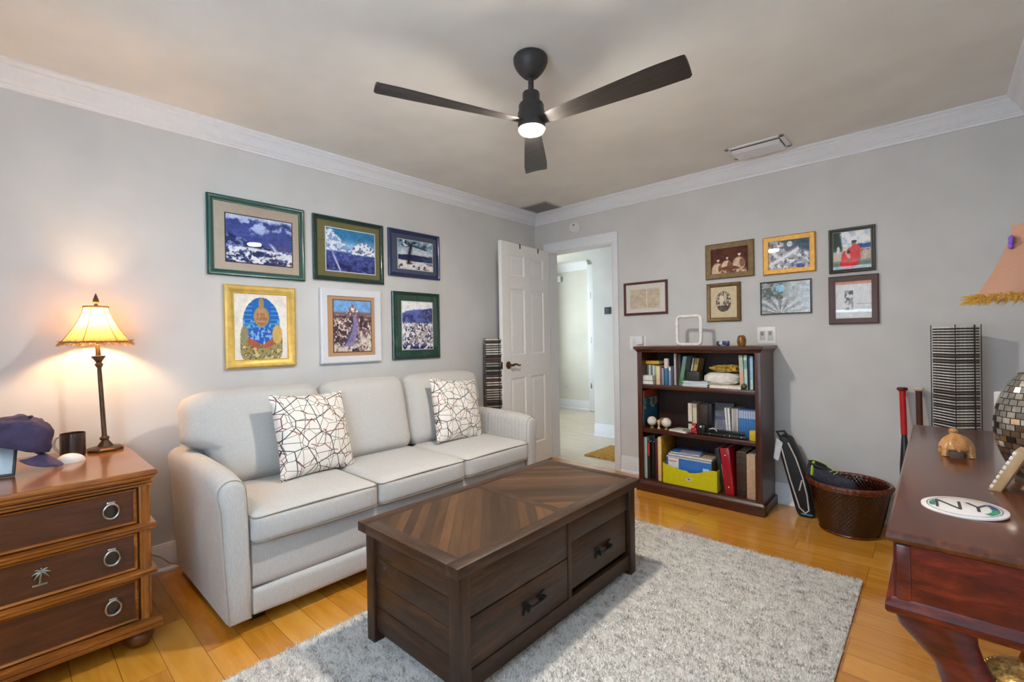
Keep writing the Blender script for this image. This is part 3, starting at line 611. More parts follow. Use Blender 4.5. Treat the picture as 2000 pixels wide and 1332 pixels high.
p = Pic(64, 64, (206, 206, 206)); n2 = p.n(12, 66); p.put((p.v > 0.92), (190, 130, 90)); p.put((p.u > 0.26)*(p.u < 0.50)*(p.v > 0.22)*(p.v < 0.75)*sm(n2, 0.35, 0.5), (140, 140, 144)); p.put((p.u > 0.26)*(p.u < 0.50)*(p.v > 0.5)*(p.v < 0.75)*sm(n2, 0.5, 0.56), (80, 80, 86)); p.put((np.abs(p.v-0.38) < 0.01)*(p.u > 0.6), (160, 160, 160))
picture('framed_print', 'small sketch on white paper in a wide plum brown frame above the bats', 2.501, 2.761, 1.250, 1.560, 'B', 0.036, P((88, 64, 62), 0.5, 0.05), (214, 214, 214), (0.135, 0.865, 0.12, 0.88), p, dep=0.024, ft=0.9)

# ------------------------------------------------------------------ wall plates
def plate(name, label, cat, x, z, w, h, y=0.0):
    t = thing(name, label, cat, (x, y, z)); b = MB(); b.box((-w/2, -0.006, -h/2), (w/2, 0, h/2), 0.002); b.build('plate', MWHITE, t); return t
t = plate('wall_outlet', 'white wall outlet half hidden behind the bookcase, nearer the doorway, with a plugged-in adapter', 'outlet', 1.125, 1.135, 0.15, 0.12)
b = MB(); b.box((0.005, -0.045, -0.01), (0.06, -0.0055, 0.062), 0.004); b.build('adapter', P((232, 232, 234), 0.4, var=0.01), t)
b = MB(); b.box((-0.05, -0.009, -0.04), (-0.018, -0.0055, 0.04), 0.002); b.build('socket_face', P((220, 218, 216), 0.4), t)
t = plate('wall_switch', 'white wall plate with two rockers above the right end of the bookcase', 'switch', 2.125, 1.185, 0.118, 0.12)
for x in (-0.026, 0.026):
    b = MB(); b.box((x-0.017, -0.010, -0.034), (x+0.017, -0.0055, 0.034), 0.002); b.build('rocker', P((206, 202, 196), 0.4), t)
    b = MB(); b.box((x-0.010, -0.013, 0.0), (x+0.008, -0.0095, 0.028), 0.002); b.build('button', P((150, 140, 128), 0.5), t)
b = MB(); b.box((-0.041, -0.016, -0.041), (0.041, 0, 0.041), 0.003)
tag(b.build('thermostat', P((52, 58, 58), 0.3), None, (0.155, 1.15, 1.505)), 'small dark square thermostat on the hall wall seen through the doorway', 'thermostat')
t = thing('wall_unit', 'white boxy chime high on the far hall wall seen through the doorway', 'chime', (-1.76, 2.75, 2.19)); b = MB(); b.box((-0.11, -0.06, -0.05), (0.09, 0, 0.05), 0.006); b.build('cover', MWHITE, t); b = MB(); b.box((0.088, -0.05, -0.04), (0.10, -0.005, 0.04), 0.002); b.build('end_grille', P((150, 152, 156), 0.5), t)
b = MB(); b.box((-0.035, -0.006, -0.058), (0.035, 0, 0.058), 0.002); tag(b.build('hall_outlet', P((214, 216, 220), 0.4), None, (-1.62, 2.75, 0.40)), 'white wall outlet low on the bright far wall of the hall', 'outlet')
MMAT = P((176, 132, 52), 0.95, var=0.28, nscale=60, bmp=0.6)
b = MB(); b.box((0, 0, 0), (0.80, 0.52, 0.012), 0.004); tag(b.build('door_mat', MMAT, None, (0.385, 0.25, 0.0)), 'golden patterned mat on the hall floor just past the doorway', 'mat')

# ------------------------------------------------------------------ sofa
sofa = thing('sofa', 'three seat oatmeal linen sofa under the pictures on the left wall', 'sofa', (0, -2.135, 0))
S0, S1 = -0.875, 0.875          # inner faces of the arms
def arm(sg):
    b = MB(); rings = []
    xs_ = [0.09, 0.11, 0.16, 0.3, 0.5, 0.7, 0.82, 0.88, 0.915, 0.93, 0.935]
    for i, x in enumerate(xs_):
        e = 0.0
        if i == 0: e = 0.012
        if i == len(xs_)-1: e = 0.022
        if i == len(xs_)-2: e = 0.009
        if i == len(xs_)-3: e = 0.003
        top = 0.660+0.012*math.sin(PI*min(1, x/0.93))-0.02*max(0, (x-0.75)/0.18)**2
        y_in, y_out, f = 0.874, 0.955, 0.028
        prof = []
        # bottom inner -> up inner -> crown -> down outer
        for z in (0.055+e, 0.2, 0.4, 0.55): prof.append((y_in+e*0.8-0.004*math.sin(PI*z/0.7)+0.012*(z/0.6)**2, z))
        cy = (y_in+y_out)/2+0.024; hw = (y_out-y_in)/2+0.014-e*0.8
        for k in range(9):
            q = PI-PI*k/8; prof.append((cy+hw*math.cos(q), top-hw*0.95+hw*0.95*math.sin(q)-e*0.8))
        for z in (0.52, 0.4, 0.25, 0.12, 0.055+e): prof.append((y_out-e*0.8+f*(z/0.62)**1.5+0.006*math.sin(PI*z/0.65), z))
        rings.append([V((x, sg*y, z)) for y, z in prof])
    b.loft(rings); o = b.build('arm', MLINS, sofa, ang=50)
    # welt round the front panel
    fr = rings[-3]; b = MB(); pts = [p+V((0.004, 0, 0)) for p in fr]; b.tube(pts, 0.0022, 6); b.build('piping', P((166, 156, 142), 0.9), o)
arm(-1); arm(1)
b = MB(); b.box((0.07, S0-0.06, 0.10), (0.24, S1+0.06, 0.80), 0.03, 3); b.build('back_frame', MLIN, sofa)
b = MB()
t = cushion(0.03, (S1-S0)/2-0.002, 0.098, 0.02, 10, (0.004, 0, 0)); t.transform(Matrix.Translation((0.893, 0, 0.272))); b.join(t); b.build('front_rail', MLIN, sofa)
b = MB(); t = cushion(0.03, (S1-S0)/2-0.001, 0.058, 0.022, 10, (0.006, 0, 0)); t.transform(Matrix.Translation((0.902, 0, 0.118))); b.join(t); b.build('base_band', MLIN, sofa)
b = MB(); b.box((0.12, S0-0.04, 0.07), (0.88, S1+0.04, 0.35)); b.build('seat_deck', MLIN, sofa)
for x in (0.17, 0.80):
    for y in (-0.82, 0.82):
        b = MB(); b.box((x-0.03, y-0.03, 0), (x+0.03, y+0.03, 0.075), 0.004); b.build('foot', P((40, 28, 22), 0.5), sofa)
ws = (S1-S0)/3
for k in range(3):
    cy = S0+ws*(k+0.5)
    t = cushion(0.285, ws/2-0.001, 0.066, 0.032, 16, (0.012, 0.0, 0.016))
    t.transform(Matrix.Translation((0.672, cy, 0.424))); b = MB(); b.join(t); o = b.build('seat_cushion', MLIN, sofa, ang=60)
    for z in (0.424+0.050, 0.424-0.052):
        b = MB(); hx, hy, rr = 0.283, ws/2-0.004, 0.028; pts = []
        for sx, sy, a0 in ((1, 1, 0), (-1, 1, PI/2), (-1, -1, PI), (1, -1, 1.5*PI)):
            for j in range(4):
                q = a0+PI/2*j/3; pts.append((0.672+sx*(hx-rr)+rr*math.cos(q)+(0.011*(1-(0)**2) if sx > 0 and False else 0), cy+sy*(hy-rr)+rr*math.sin(q), z))
        # extra points along the front so the piping follows the crown of the cushion
        fp = []
        for p_, q_ in zip(pts, pts[1:]+pts[:1]):
            fp.append(p_)
            if p_[0] > 0.672 and q_[0] > 0.672 and abs(p_[1]-q_[1]) > 0.2:
                for j in range(1, 8):
                    s = j/8; yy = p_[1]+(q_[1]-p_[1])*s; fp.append((p_[0]+0.006*math.sin(PI*s), yy, z+0.006*math.sin(PI*s)*(1 if z > 0.42 else 0)))
        b.tube(fp, 0.0034, 6, closed=True); b.build('piping', MWELT, o)
for k in range(3):
    cy = S0+ws*(k+0.5); side = -1 if k == 0 else (1 if k == 2 else 0)
    def warp(p, u, side=side):
        # the outer cushions spread out over the arm above it
        if side and u.y*side > 0:
            s = max(0, min(1, (p.z+0.045)/0.05)); s = s*s*(3-2*s); p.y += side*0.10*s*(abs(u.y))**2
        p.z += 0.010*(1-u.y*u.y)*max(0, u.z)
        return p
    t = cushion(0.095, ws/2-0.002, 0.245, 0.075, 18, (0.030, 0.0, 0.0), warp)
    t.transform(Matrix.Translation((0.315, cy, 0.705)) @ Matrix.Rotation(math.radians(-13), 4, 'Y')); b = MB(); b.join(t); o = b.build('back_cushion', MLIN, sofa, ang=60)
# throw pillows
MPIL = m_pillow()
def pillow(label, loc, rot, s, group):
    n = 26; b = MB(); t = bmesh.new(); front = {}; back = {}
    for i in range(n+1):
        for j in range(n+1):
            u, v = 2*i/n-1, 2*j/n-1
            k = 1-0.075*(1-v*v)*abs(u)**2.5; k2 = 1-0.075*(1-u*u)*abs(v)**2.5
            th = 0.078*(max(0, (1-u*u))**0.55)*(max(0, (1-v*v))**0.55)+0.003
            w = 0.006*math.sin(5*u+2*v)*(1-u*u)*(1-v*v)
            front[i, j] = t.verts.new((th+w, u*s*k, v*s*k2)); 
            back[i, j] = front[i, j] if i in (0, n) or j in (0, n) else t.verts.new((-th+w, u*s*k, v*s*k2))
    for i in range(n):
        for j in range(n):
            for d, fl in ((front, 0), (back, 1)):
                q = [d[i, j], d[i+1, j], d[i+1, j+1], d[i, j+1]]
                try: t.faces.new(q if not fl else list(reversed(q)))
                except ValueError: pass
    b.join(t); tag(b.build('throw_pillow', MPIL, None, loc, rot, ang=80), label, 'pillow', group)
pillow('square white throw pillow with black and red line print, between the left and middle seats', (0.535, -2.562, 0.706), (-0.045, math.radians(-17), math.radians(10)), 0.222, 'line print throw pillows')
pillow('square white throw pillow with black and red line print, against the right sofa arm', (0.520, -1.535, 0.702), (-0.10, math.radians(-15), math.radians(4)), 0.222, 'line print throw pillows')

# ------------------------------------------------------------------ rug
def m_rug():
    m, N, L, B = newmat('shag_pile')
    v = coords(N, L); 
    f = noise(N, L, coords(N, L, (5.0, 9.0, 0.2)), 3.4, 6, 0.78, 0.6); g = noise(N, L, coords(N, L, (1, 1, 0.1)), 130, 3, 0.7)
    mx = N.new('ShaderNodeMath'); mx.operation = 'MULTIPLY_ADD'; mx.inputs[1].default_value = 0.45; L.new(g, mx.inputs[0])
    m2 = N.new('ShaderNodeMath'); m2.operation = 'MULTIPLY'; m2.inputs[1].default_value = 0.55; L.new(f, m2.inputs[0]); L.new(m2.outputs[0], mx.inputs[2])
    L.new(ramp(N, L, mx.outputs[0], [(0.36, (126, 121, 118)), (0.43, (180, 175, 169)), (0.49, (224, 219, 213)), (0.62, (238, 234, 228))]), B.inputs['Base Color'])
    B.inputs['Roughness'].default_value = 1.0; B.inputs['Specular IOR Level'].default_value = 0.05
    return m
MRUG = m_rug()
RX0, RX1, RY0, RY1 = 1.158, 2.752, -3.42, -0.945
rug = thing('rug', 'grey and cream shag rug under the coffee table', 'rug', ((RX0+RX1)/2, (RY0+RY1)/2, 0))
hx, hy = (RX1-RX0)/2, (RY1-RY0)/2
b = MB(); b.box((-hx, -hy, 0.0), (hx, hy, 0.010), 0.004); b.build('backing', MRUG, rug)
nb = 150000
px = rng.uniform(-hx, hx, nb); py = rng.uniform(-hy, hy, nb)
an = rng.uniform(0, 2*PI, nb); le = rng.uniform(0.008, 0.014, nb); lean = rng.uniform(0.001, 0.009, nb); la = rng.uniform(0, 2*PI, nb)
wv = 0.0021
co = np.zeros((nb, 3, 3))
co[:, 0, 0] = px-np.cos(an)*wv; co[:, 0, 1] = py-np.sin(an)*wv; co[:, 1, 0] = px+np.cos(an)*wv; co[:, 1, 1] = py+np.sin(an)*wv
co[:, 0, 2] = co[:, 1, 2] = 0.0085
co[:, 2, 0] = px+np.cos(la)*lean; co[:, 2, 1] = py+np.sin(la)*lean; co[:, 2, 2] = 0.009+le
me = bpy.data.meshes.new('pile'); me.vertices.add(nb*3); me.vertices.foreach_set('co', co.ravel()); me.loops.add(nb*3)
me.loops.foreach_set('vertex_index', np.arange(nb*3, dtype=np.int32)); me.polygons.add(nb); me.polygons.foreach_set('loop_start', (np.arange(nb)*3).astype(np.int32)); me.update(calc_edges=True)
o = obj('pile', me, MRUG, rug); o['kind'] = 'stuff'

# ------------------------------------------------------------------ coffee table
TX, TY = 1.616, -2.142
def m_chev():
    m, N, L, B = newmat('chevron_walnut')
    tc = N.new('ShaderNodeTexCoord'); sp = N.new('ShaderNodeSeparateXYZ'); L.new(tc.outputs['Object'], sp.inputs[0])
    ab = N.new('ShaderNodeMath'); ab.operation = 'ABSOLUTE'; L.new(sp.outputs['Y'], ab.inputs[0])
    s = N.new('ShaderNodeMath'); s.operation = 'SUBTRACT'; L.new(sp.outputs['X'], s.inputs[0]); L.new(ab.outputs[0], s.inputs[1])
    t = N.new('ShaderNodeMath'); t.operation = 'ADD'; L.new(sp.outputs['X'], t.inputs[0]); L.new(ab.outputs[0], t.inputs[1])
    pl = N.new('ShaderNodeMath'); pl.operation = 'MULTIPLY'; pl.inputs[1].default_value = 1/0.052; L.new(s.outputs[0], pl.inputs[0])
    fl = N.new('ShaderNodeMath'); fl.operation = 'FLOOR'; L.new(pl.outputs[0], fl.inputs[0]); fr = N.new('ShaderNodeMath'); fr.operation = 'FRACT'; L.new(pl.outputs[0], fr.inputs[0])
    wn = N.new('ShaderNodeTexWhiteNoise'); wn.noise_dimensions = '1D'; L.new(fl.outputs[0], wn.inputs['W'])
    cb = N.new('ShaderNodeCombineXYZ'); sx = N.new('ShaderNodeMath'); sx.operation = 'MULTIPLY'; sx.inputs[1].default_value = 26; L.new(s.outputs[0], sx.inputs[0])
    ty = N.new('ShaderNodeMath'); ty.operation = 'MULTIPLY_ADD'; ty.inputs[1].default_value = 2.5; L.new(t.outputs[0], ty.inputs[0]); L.new(fl.outputs[0], ty.inputs[2])
    L.new(sx.outputs[0], cb.inputs[0]); L.new(ty.outputs[0], cb.inputs[1])
    g = noise(N, L, cb.outputs[0], 1.4, 5, 0.6, 0.5)
    mx = N.new('ShaderNodeMath'); mx.operation = 'MULTIPLY_ADD'; mx.inputs[1].default_value = 0.5; L.new(wn.outputs['Value'], mx.inputs[0])
    m2 = N.new('ShaderNodeMath'); m2.operation = 'MULTIPLY'; m2.inputs[1].default_value = 0.5; L.new(g, m2.inputs[0]); L.new(m2.outputs[0], mx.inputs[2])
    c = ramp(N, L, mx.outputs[0], [(0.12, (50, 35, 23)), (0.42, (74, 51, 32)), (0.68, (97, 66, 40)), (0.9, (122, 85, 51))])
    ed = N.new('ShaderNodeMath'); ed.operation = 'LESS_THAN'; ed.inputs[1].default_value = 0.035; L.new(fr.outputs[0], ed.inputs[0])
    mix = N.new('ShaderNodeMix'); mix.data_type = 'RGBA'; L.new(ed.outputs[0], mix.inputs[0]); L.new(c, mix.inputs[6]); mix.inputs[7].default_value = lin4((44, 30, 23))
    L.new(mix.outputs[2], B.inputs['Base Color']); B.inputs['Roughness'].default_value = 0.45; B.inputs['Specular IOR Level'].default_value = 0.3
    bump(N, L, B, g, 0.08, 0.003); return m
WC = [(34, 20, 11), (60, 37, 20), (92, 59, 33)]
MWX = wood('walnut_along_x', WC, (1, 9, 9), 3, 0.45, 0.0); MWY = wood('walnut_along_y', WC, (9, 1, 9), 3, 0.45, 0.0); MWZ = wood('walnut_upright', WC, (9, 9, 1), 3, 0.45, 0.0)
tab = thing('coffee_table', 'dark brown wooden storage coffee table with chevron top on the rug', 'coffee table', (TX, TY, 0.012))
zt = 0.468; tx, ty = 0.300, 0.605
b = MB(); b.box((-tx+0.055, -ty+0.055, zt-0.03), (tx-0.055, ty-0.055, zt-0.0005)); b.build('top_panel', m_chev(), tab)
for nm, a, c, mt in (('top_border', (-tx, -ty, zt-0.036), (-tx+0.057, ty, zt), MWY), ('top_border', (tx-0.057, -ty, zt-0.036), (tx, ty, zt), MWY), ('top_border', (-tx+0.056, -ty, zt-0.036), (tx-0.056, -ty+0.057, zt), MWX), ('top_border', (-tx+0.056, ty-0.057, zt-0.036), (tx-0.056, ty, zt), MWX)):
    b = MB(); b.box(a, c, 0.002); b.build(nm, mt, tab)
b = MB(); b.box((-tx+0.05, -0.02, zt-0.0305), (tx-0.05, 0.02, zt-0.0002)); b.build('top_divider', MWX, tab)
bx, by = tx-0.022, ty-0.022
for sx in (-1, 1):
    for sy in (-1, 1):
        b = MB(); b.box((sx*bx, sy*by, 0), (sx*(bx-0.05), sy*(by-0.05), zt-0.036), 0.002); b.build('leg', MWZ, tab)
b = MB(); b.box((-bx+0.03, -by+0.03, 0.05), (bx-0.06, by-0.03, zt-0.036)); b.build('carcass', P((30, 22, 18), 0.7), tab)
for sy in (-1, 1):
    for k in range(4):
        b = MB(); z0 = 0.045+k*0.0965; b.box((-bx+0.05, sy*(by-0.012), z0), (bx-0.05, sy*(by-0.032), z0+0.0950), 0.002); b.build('end_plank', MWX, tab)
for k in range(4):
    b = MB(); z0 = 0.045+k*0.0965; b.box((-bx+0.010, -by+0.05, z0), (-bx+0.03, by-0.05, z0+0.0950), 0.002); b.build('back_plank', MWY, tab)
fx = bx-0.008
b = MB(); b.box((fx-0.02, -by+0.05, 0.032), (fx, by-0.05, 0.098), 0.002); b.build('bottom_rail', MWY, tab)
b = MB(); b.box((fx-0.02, 0.018, 0.098), (fx, 0.043, zt-0.036), 0.001); b.build('divider', MWZ, tab)
b = MB(); b.box((fx-0.02, -by+0.05, 0.272), (fx-0.002, 0.018, zt-0.036), 0.002); b.build('upper_panel', MWY, tab)
b = MB(); b.box((fx-0.02, 0.043, 0.325), (fx-0.002, by-0.05, zt-0.036), 0.002); b.build('upper_panel', MWY, tab)
def pull(parent, x, y, z):
    b = MB()
    for q in (-1, 1):
        b.prism([(y+q*0.034, z-0.010), (y+q*0.040, z-0.020), (y+q*0.064, z-0.024), (y+q*0.056, z), (y+q*0.064, z+0.024), (y+q*0.040, z+0.020), (y+q*0.034, z+0.010)], x, x+0.007, 'x')
        b.box((x, y+q*0.036, z-0.011), (x+0.026, y+q*0.052, z+0.011), 0.002)
    b.box((x+0.019, -0.052+y, z-0.006), (x+0.027, 0.052+y, z+0.006), 0.002)
    b.build('handle', MBLACK, parent)
b = MB(); b.box((fx-0.02, -by+0.053, 0.102), (fx-0.001, 0.015, 0.268), 0.002); d = b.build('drawer', MWY, tab); pull(d, fx-0.001, -0.205, 0.185)
b = MB(); b.box((fx-0.024, 0.046, 0.125), (fx-0.005, by-0.075, 0.322), 0.002); d = b.build('drawer', MWY, tab); pull(d, fx-0.005, 0.295, 0.212)

# ------------------------------------------------------------------ nightstand
NC = [(100, 52, 16), (144, 84, 30), (182, 118, 52)]
MN1 = wood('cherry_light', NC, (6, 0.7, 6), 2.2, 0.22, 0.45, 0.3, 0.02); MN1Z = wood('cherry_upright', NC, (6, 6, 0.7), 2.2, 0.22, 0.45, 0.3, 0.02)
MN2 = wood('cherry_dark', [(54, 26, 10), (76, 38, 16), (96, 50, 22)], (8, 1, 8), 2.5, 0.35, 0.2)
NT = 0.707; NY0, NY1 = -0.33, 0.33
ns = thing('nightstand', 'cherry wood nightstand with three drawers and ring pulls, left of the sofa', 'nightstand', (0, -3.622, 0))
b = MB(); rings = []
for ins, z in ((0.020, NT-0.040), (0.014, NT-0.034), (0.008, NT-0.030), (0.008, NT-0.024), (0.0, NT-0.016), (0.0, NT-0.008), (0.004, NT-0.002), (0.008, NT)):
    rings.append([V((0.035, NY0-0.01+ins, z)), V((0.752-ins, NY0-0.01+ins, z)), V((0.752-ins, NY1+0.01-ins, z)), V((0.035, NY1+0.01-ins, z))])
b.loft(rings); b.build('top', MN1, ns, ang=25)
b = MB(); b.box((0.04, NY0+0.02, 0.09), (0.685, NY1-0.015, NT-0.038)); b.build('body', MN1Z, ns)
for sy in (-1, 1):
    b = MB(); b.box((0.665, sy*0.285, 0.10), (0.712, sy*0.322, NT-0.038), 0.006); b.lathe([(0.012, 0.12), (0.012, NT-0.06)], 12, Matrix.Translation((0.708, sy*0.303, 0))); b.build('corner_post', MN1Z, ns)
def rail(z0, z1, ext, nm):
    b = MB(); rings = []; h = z1-z0
    for e, f in ((-0.012, 0), (0.0, 0.12), (0.002, 0.42), (-0.004, 0.5), (0.0, 0.58), (0.0, 0.88), (-0.012, 1.0)):
        rings.append([V((0.05, NY0-0.004-ext-e, z0+h*f)), V((0.722+ext+e, NY0-0.004-ext-e, z0+h*f)), V((0.722+ext+e, NY1+0.0+ext+e, z0+h*f)), V((0.05, NY1+0.0+ext+e, z0+h*f))])
    b.loft(rings); b.build(nm, MN1, ns, ang=25)
rail(0.468, 0.496, 0.006, 'rail'); rail(0.288, 0.316, 0.006, 'rail'); rail(0.078, 0.118, 0.018, 'base_molding'); rail(0.640, 0.664, -0.002, 'cornice')
def ring_pull(par, x, y, z):
    b = MB(); M = Matrix.Translation((x, y, z)) @ Matrix.Rotation(PI/2, 4, 'Y')
    b.lathe([(0.026, 0), (0.026, 0.002), (0.021, 0.004), (0.008, 0.005), (0.0, 0.005)], 28, M @ Matrix.Diagonal((1, 0.82, 1, 1)), cap=False); b.build('backplate', P((70, 62, 56), 0.4, 0.6), par)
    b = MB(); b.box((x, y-0.014, z+0.024), (x+0.010, y+0.014, z+0.038), 0.005); b.build('mount', MCHROME, par)
    b = MB(); b.tube([(x+0.008, y+0.0225*math.sin(q), z+0.027*math.cos(q)) for q in np.linspace(0, 2*PI, 32, endpoint=False)], 0.0046, 8, closed=True); b.build('ring', MCHROME, par)
for z0, z1 in ((0.500, 0.636), (0.320, 0.464), (0.124, 0.284)):
    b = MB(); b.box((0.60, -0.278, z0), (0.706, 0.278, z1)); d = b.build('drawer', MN2, ns); zc = (z0+z1)/2
    b = MB(); b.loft([[V((xx, -0.278+i_, z0+i_)), V((xx, 0.278-i_, z0+i_)), V((xx, 0.278-i_, z1-i_)), V((xx, -0.278+i_, z1-i_))] for i_, xx in ((0.0, 0.703), (0.0, 0.712), (0.004, 0.715), (0.008, 0.712), (0.010, 0.705))], cap=False); b.build('bead_molding', MN1, d)
    ring_pull(d, 0.706, 0.203, zc); ring_pull(d, 0.706, -0.203, zc)
    if z0 == 0.320:
        b = MB(); y0 = 0.012; zc = (z0+z1)/2+0.015
        zc -= 0.008; b.tube([(0.709, y0-0.002, zc-0.030), (0.710, y0, zc-0.01), (0.710, y0+0.003, zc+0.012)], [0.0045, 0.0035, 0.003], 8)
        b.box((0.706, y0-0.020, zc-0.036), (0.7105, y0+0.018, zc-0.029), 0.002)
        for q in range(7):
            a = math.radians(-35+q*42); pts = [(0.710, y0+0.003+0.024*s*math.cos(a), zc+0.012+0.024*s*math.sin(a)-0.010*s*s) for s in np.linspace(0, 1, 5)]
            b.tube(pts, [0.003, 0.0038, 0.0036, 0.0026, 0.001], 6)
        b.build('palm_tree_escutcheon', P((150, 150, 140), 0.4, 0.9), d)
for sy in (-1, 1):
    for x in (0.66, 0.10):
        b = MB(); b.lathe([(0.020, 0.0), (0.032, 0.006), (0.046, 0.024), (0.050, 0.040), (0.046, 0.056), (0.030, 0.070), (0.026, 0.074), (0.032, 0.080)], 28, Matrix.Translation((x, sy*0.285, 0))); b.build('bun_foot', wood('cherry_foot', [(66, 30, 14), (104, 54, 26), (132, 76, 38)], (3, 3, 3), 6, 0.3, 0.3) if (x, sy) == (0.66, -1) else bpy.data.materials['cherry_foot'], ns)

# lamps ------------------------------------------------------------
def m_shade(name, col, tr):
    m, N, L, B = newmat(name); N.remove(B); out = N['Material Output']
    d = N.new('ShaderNodeBsdfDiffuse'); d.inputs[0].default_value = lin4(col); t = N.new('ShaderNodeBsdfTranslucent'); t.inputs[0].default_value = lin4(tr)
    v = coords(N, L); n_ = noise(N, L, v, 220, 2); r_ = ramp(N, L, n_, [(0.3, tuple(c*0.93 for c in tr)), (0.7, tr)]); L.new(r_, t.inputs[0])
    mx = N.new('ShaderNodeMixShader'); mx.inputs[0].default_value = 0.5; L.new(d.outputs[0], mx.inputs[1]); L.new(t.outputs[0], mx.inputs[2]); L.new(mx.outputs[0], out.inputs['Surface']); return m
def fringe_mesh(rad, z, n, drop, jut, seed, sprig=0.5):
    b = MB(); rr = random.Random(seed)
    for k in range(n):
        a = rr.uniform(0, 2*PI); l = drop*rr.uniform(0.5, 1.1); o_ = jut*rr.uniform(-0.2, 1.0); up_ = 0.012*rr.uniform(0, 1) if rr.random() < sprig else -l
        p0 = (rad*math.cos(a), rad*math.sin(a), z+rr.uniform(-0.004, 0.006)); a2 = a+rr.uniform(-0.12, 0.12)
        p1 = ((rad+o_)*math.cos(a2), (rad+o_)*math.sin(a2), z+up_)
        mid = ((p0[0]+p1[0])/2+0.002, (p0[1]+p1[1])/2, (p0[2]+p1[2])/2+0.003)
        b.tube([p0, mid, p1], [0.0012, 0.001, 0.0005], 4)
    return b
lamp = thing('table_lamp', 'lit table lamp with fringed fabric shade and slim bronze stem on the nightstand', 'lamp', (0.150, -3.370, NT))
b = MB(); b.lathe([(0.066, 0), (0.068, 0.004), (0.068, 0.010), (0.060, 0.016), (0.030, 0.020), (0.026, 0.030), (0.018, 0.040), (0.012, 0.050)], 8, Matrix.Rotation(PI/8, 4, 'Z')); b.build('base', MBRONZE, lamp, ang=25)
TL = Matrix.Rotation(math.radians(-2.2), 4, V((0.7, 0.7, 0)))
TLx = Matrix.Rotation(math.radians(2.3), 4, V((0.75, -0.2, 0)))
b = MB(); b.lathe([(0.012, 0.046), (0.018, 0.054), (0.018, 0.060), (0.010, 0.068), (0.0095, 0.075), (0.0085, 0.36), (0.008, 0.385), (0.014, 0.395), (0.016, 0.402), (0.010, 0.410), (0.014, 0.418), (0.026, 0.436), (0.026, 0.440), (0.010, 0.442), (0.008, 0.49), (0.004, 0.495), (0.004, 0.66)], 20, TLx); b.build('stem', MBRONZE, lamp)
sc_ = V((-0.002, -0.022, 0))
SM = Matrix.Translation(sc_)
def shade_prof(s, r0, r1): return r0+(r1-r0)*(s**1.5)
b = MB(); t = bmesh.new(); n = 48; rings = []
for i in range(13):
    s = i/12; r = shade_prof(1-s, 0.043, 0.120); z = 0.505+s*0.162
    rings.append([t.verts.new((r*math.cos(2*PI*k/n)*(1-0.012*(1 if k % 8 else 0)), r*math.sin(2*PI*k/n)*(1-0.012*(1 if k % 8 else 0)), z)) for k in range(n)])
for a, c in zip(rings, rings[1:]):
    for k in range(n): t.faces.new((a[k], a[(k+1) % n], c[(k+1) % n], c[k]))
b.join(t, SM); sh = b.build('lamp_shade', m_shade('parchment_shade', (196, 160, 112), (176, 146, 96)), lamp)
b = MB()
for z, r in ((0.667, 0.0435), (0.505, 0.1205)): b.tube([(r*math.cos(q), r*math.sin(q), z) for q in np.linspace(0, 2*PI, 40, endpoint=False)], 0.004, 6, closed=True, m=SM)
for k in range(6):
    q = 2*PI*k/6+0.55; b.tube([((shade_prof(1-s, 0.043, 0.120)+0.001)*math.cos(q), (shade_prof(1-s, 0.043, 0.120)+0.001)*math.sin(q), 0.505+s*0.162) for s in np.linspace(0, 1, 9)], 0.0014, 5, m=SM)
b.build('trim_tape', P((150, 104, 58), 0.8), sh)
b = fringe_mesh(0.119, 0.503, 420, 0.016, 0.022, 3, 0.35); b.xf(list(b.bm.verts), SM); b.build('fringe', P((186, 138, 76), 0.9), sh)
b = MB(); b.lathe([(0.006, 0.655), (0.010, 0.672), (0.006, 0.680), (0.013, 0.690), (0.011, 0.702), (0.002, 0.728), (0.0, 0.730)], 6, SM, cap=False); b.build('finial', MBRONZE, lamp)
b = MB()
for k in range(3): 
    q = 2*PI*k/3; b.tube([(sc_.x, sc_.y, 0.652), (0.043*math.cos(q)+sc_.x, 0.043*math.sin(q)+sc_.y, 0.662)], 0.0015, 5)
b.build('harp', MBRONZE, lamp)
b = MB(); b.ball((sc_.x, sc_.y, 0.600), 0.022, 20, 12, (1, 1, 1.2)); b.build('bulb', emit('warm_bulb', (1.0, 0.62, 0.28), BULB_W), lamp)
# cord behind the nightstand
b = MB(); b.tube([(0.035, -3.40, 0.60), (0.032, -3.36, 0.30), (0.030, -3.31, 0.17), (0.034, -3.25, 0.145), (0.032, -3.20, 0.125), (0.034, -3.15, 0.09), (0.036, -3.11, 0.045), (0.036, -3.05, 0.012), (0.04, -2.8, 0.006)], 0.003, 7)
tag(b.build('lamp_cord', P((176, 150, 96), 0.5)), 'thin tan power cord drooping along the baseboard between nightstand and sofa', 'cord')

# things on the nightstand
mug = thing('mug', 'dark brown mug with a white handle on the nightstand behind the mouse', 'mug', (0.175, -3.482, NT))
b = MB(); b.lathe([(0.0, 0.004), (0.038, 0.0), (0.043, 0.004), (0.044, 0.098), (0.043, 0.102), (0.040, 0.100), (0.039, 0.02), (0.0, 0.016)], 32, cap=False); b.build('cup', P((56, 38, 34), 0.25, 0, 0.3), mug)
b = MB(); a = math.radians(235); ux, uy = math.cos(a), math.sin(a)
b.tube([(ux*r, uy*r, z) for r, z in ((0.042, 0.088), (0.058, 0.086), (0.070, 0.070), (0.072, 0.050), (0.062, 0.030), (0.043, 0.018))], 0.006, 8); b.build('handle', MWHITE, mug)
b = MB(); t = bmesh.new(); bmesh.ops.create_uvsphere(t, u_segments=28, v_segments=16, radius=1)
for v in t.verts: v.co = V((v.co.x*0.030, v.co.y*0.050, max(0, v.co.z)*0.036*(1-0.15*v.co.y)))
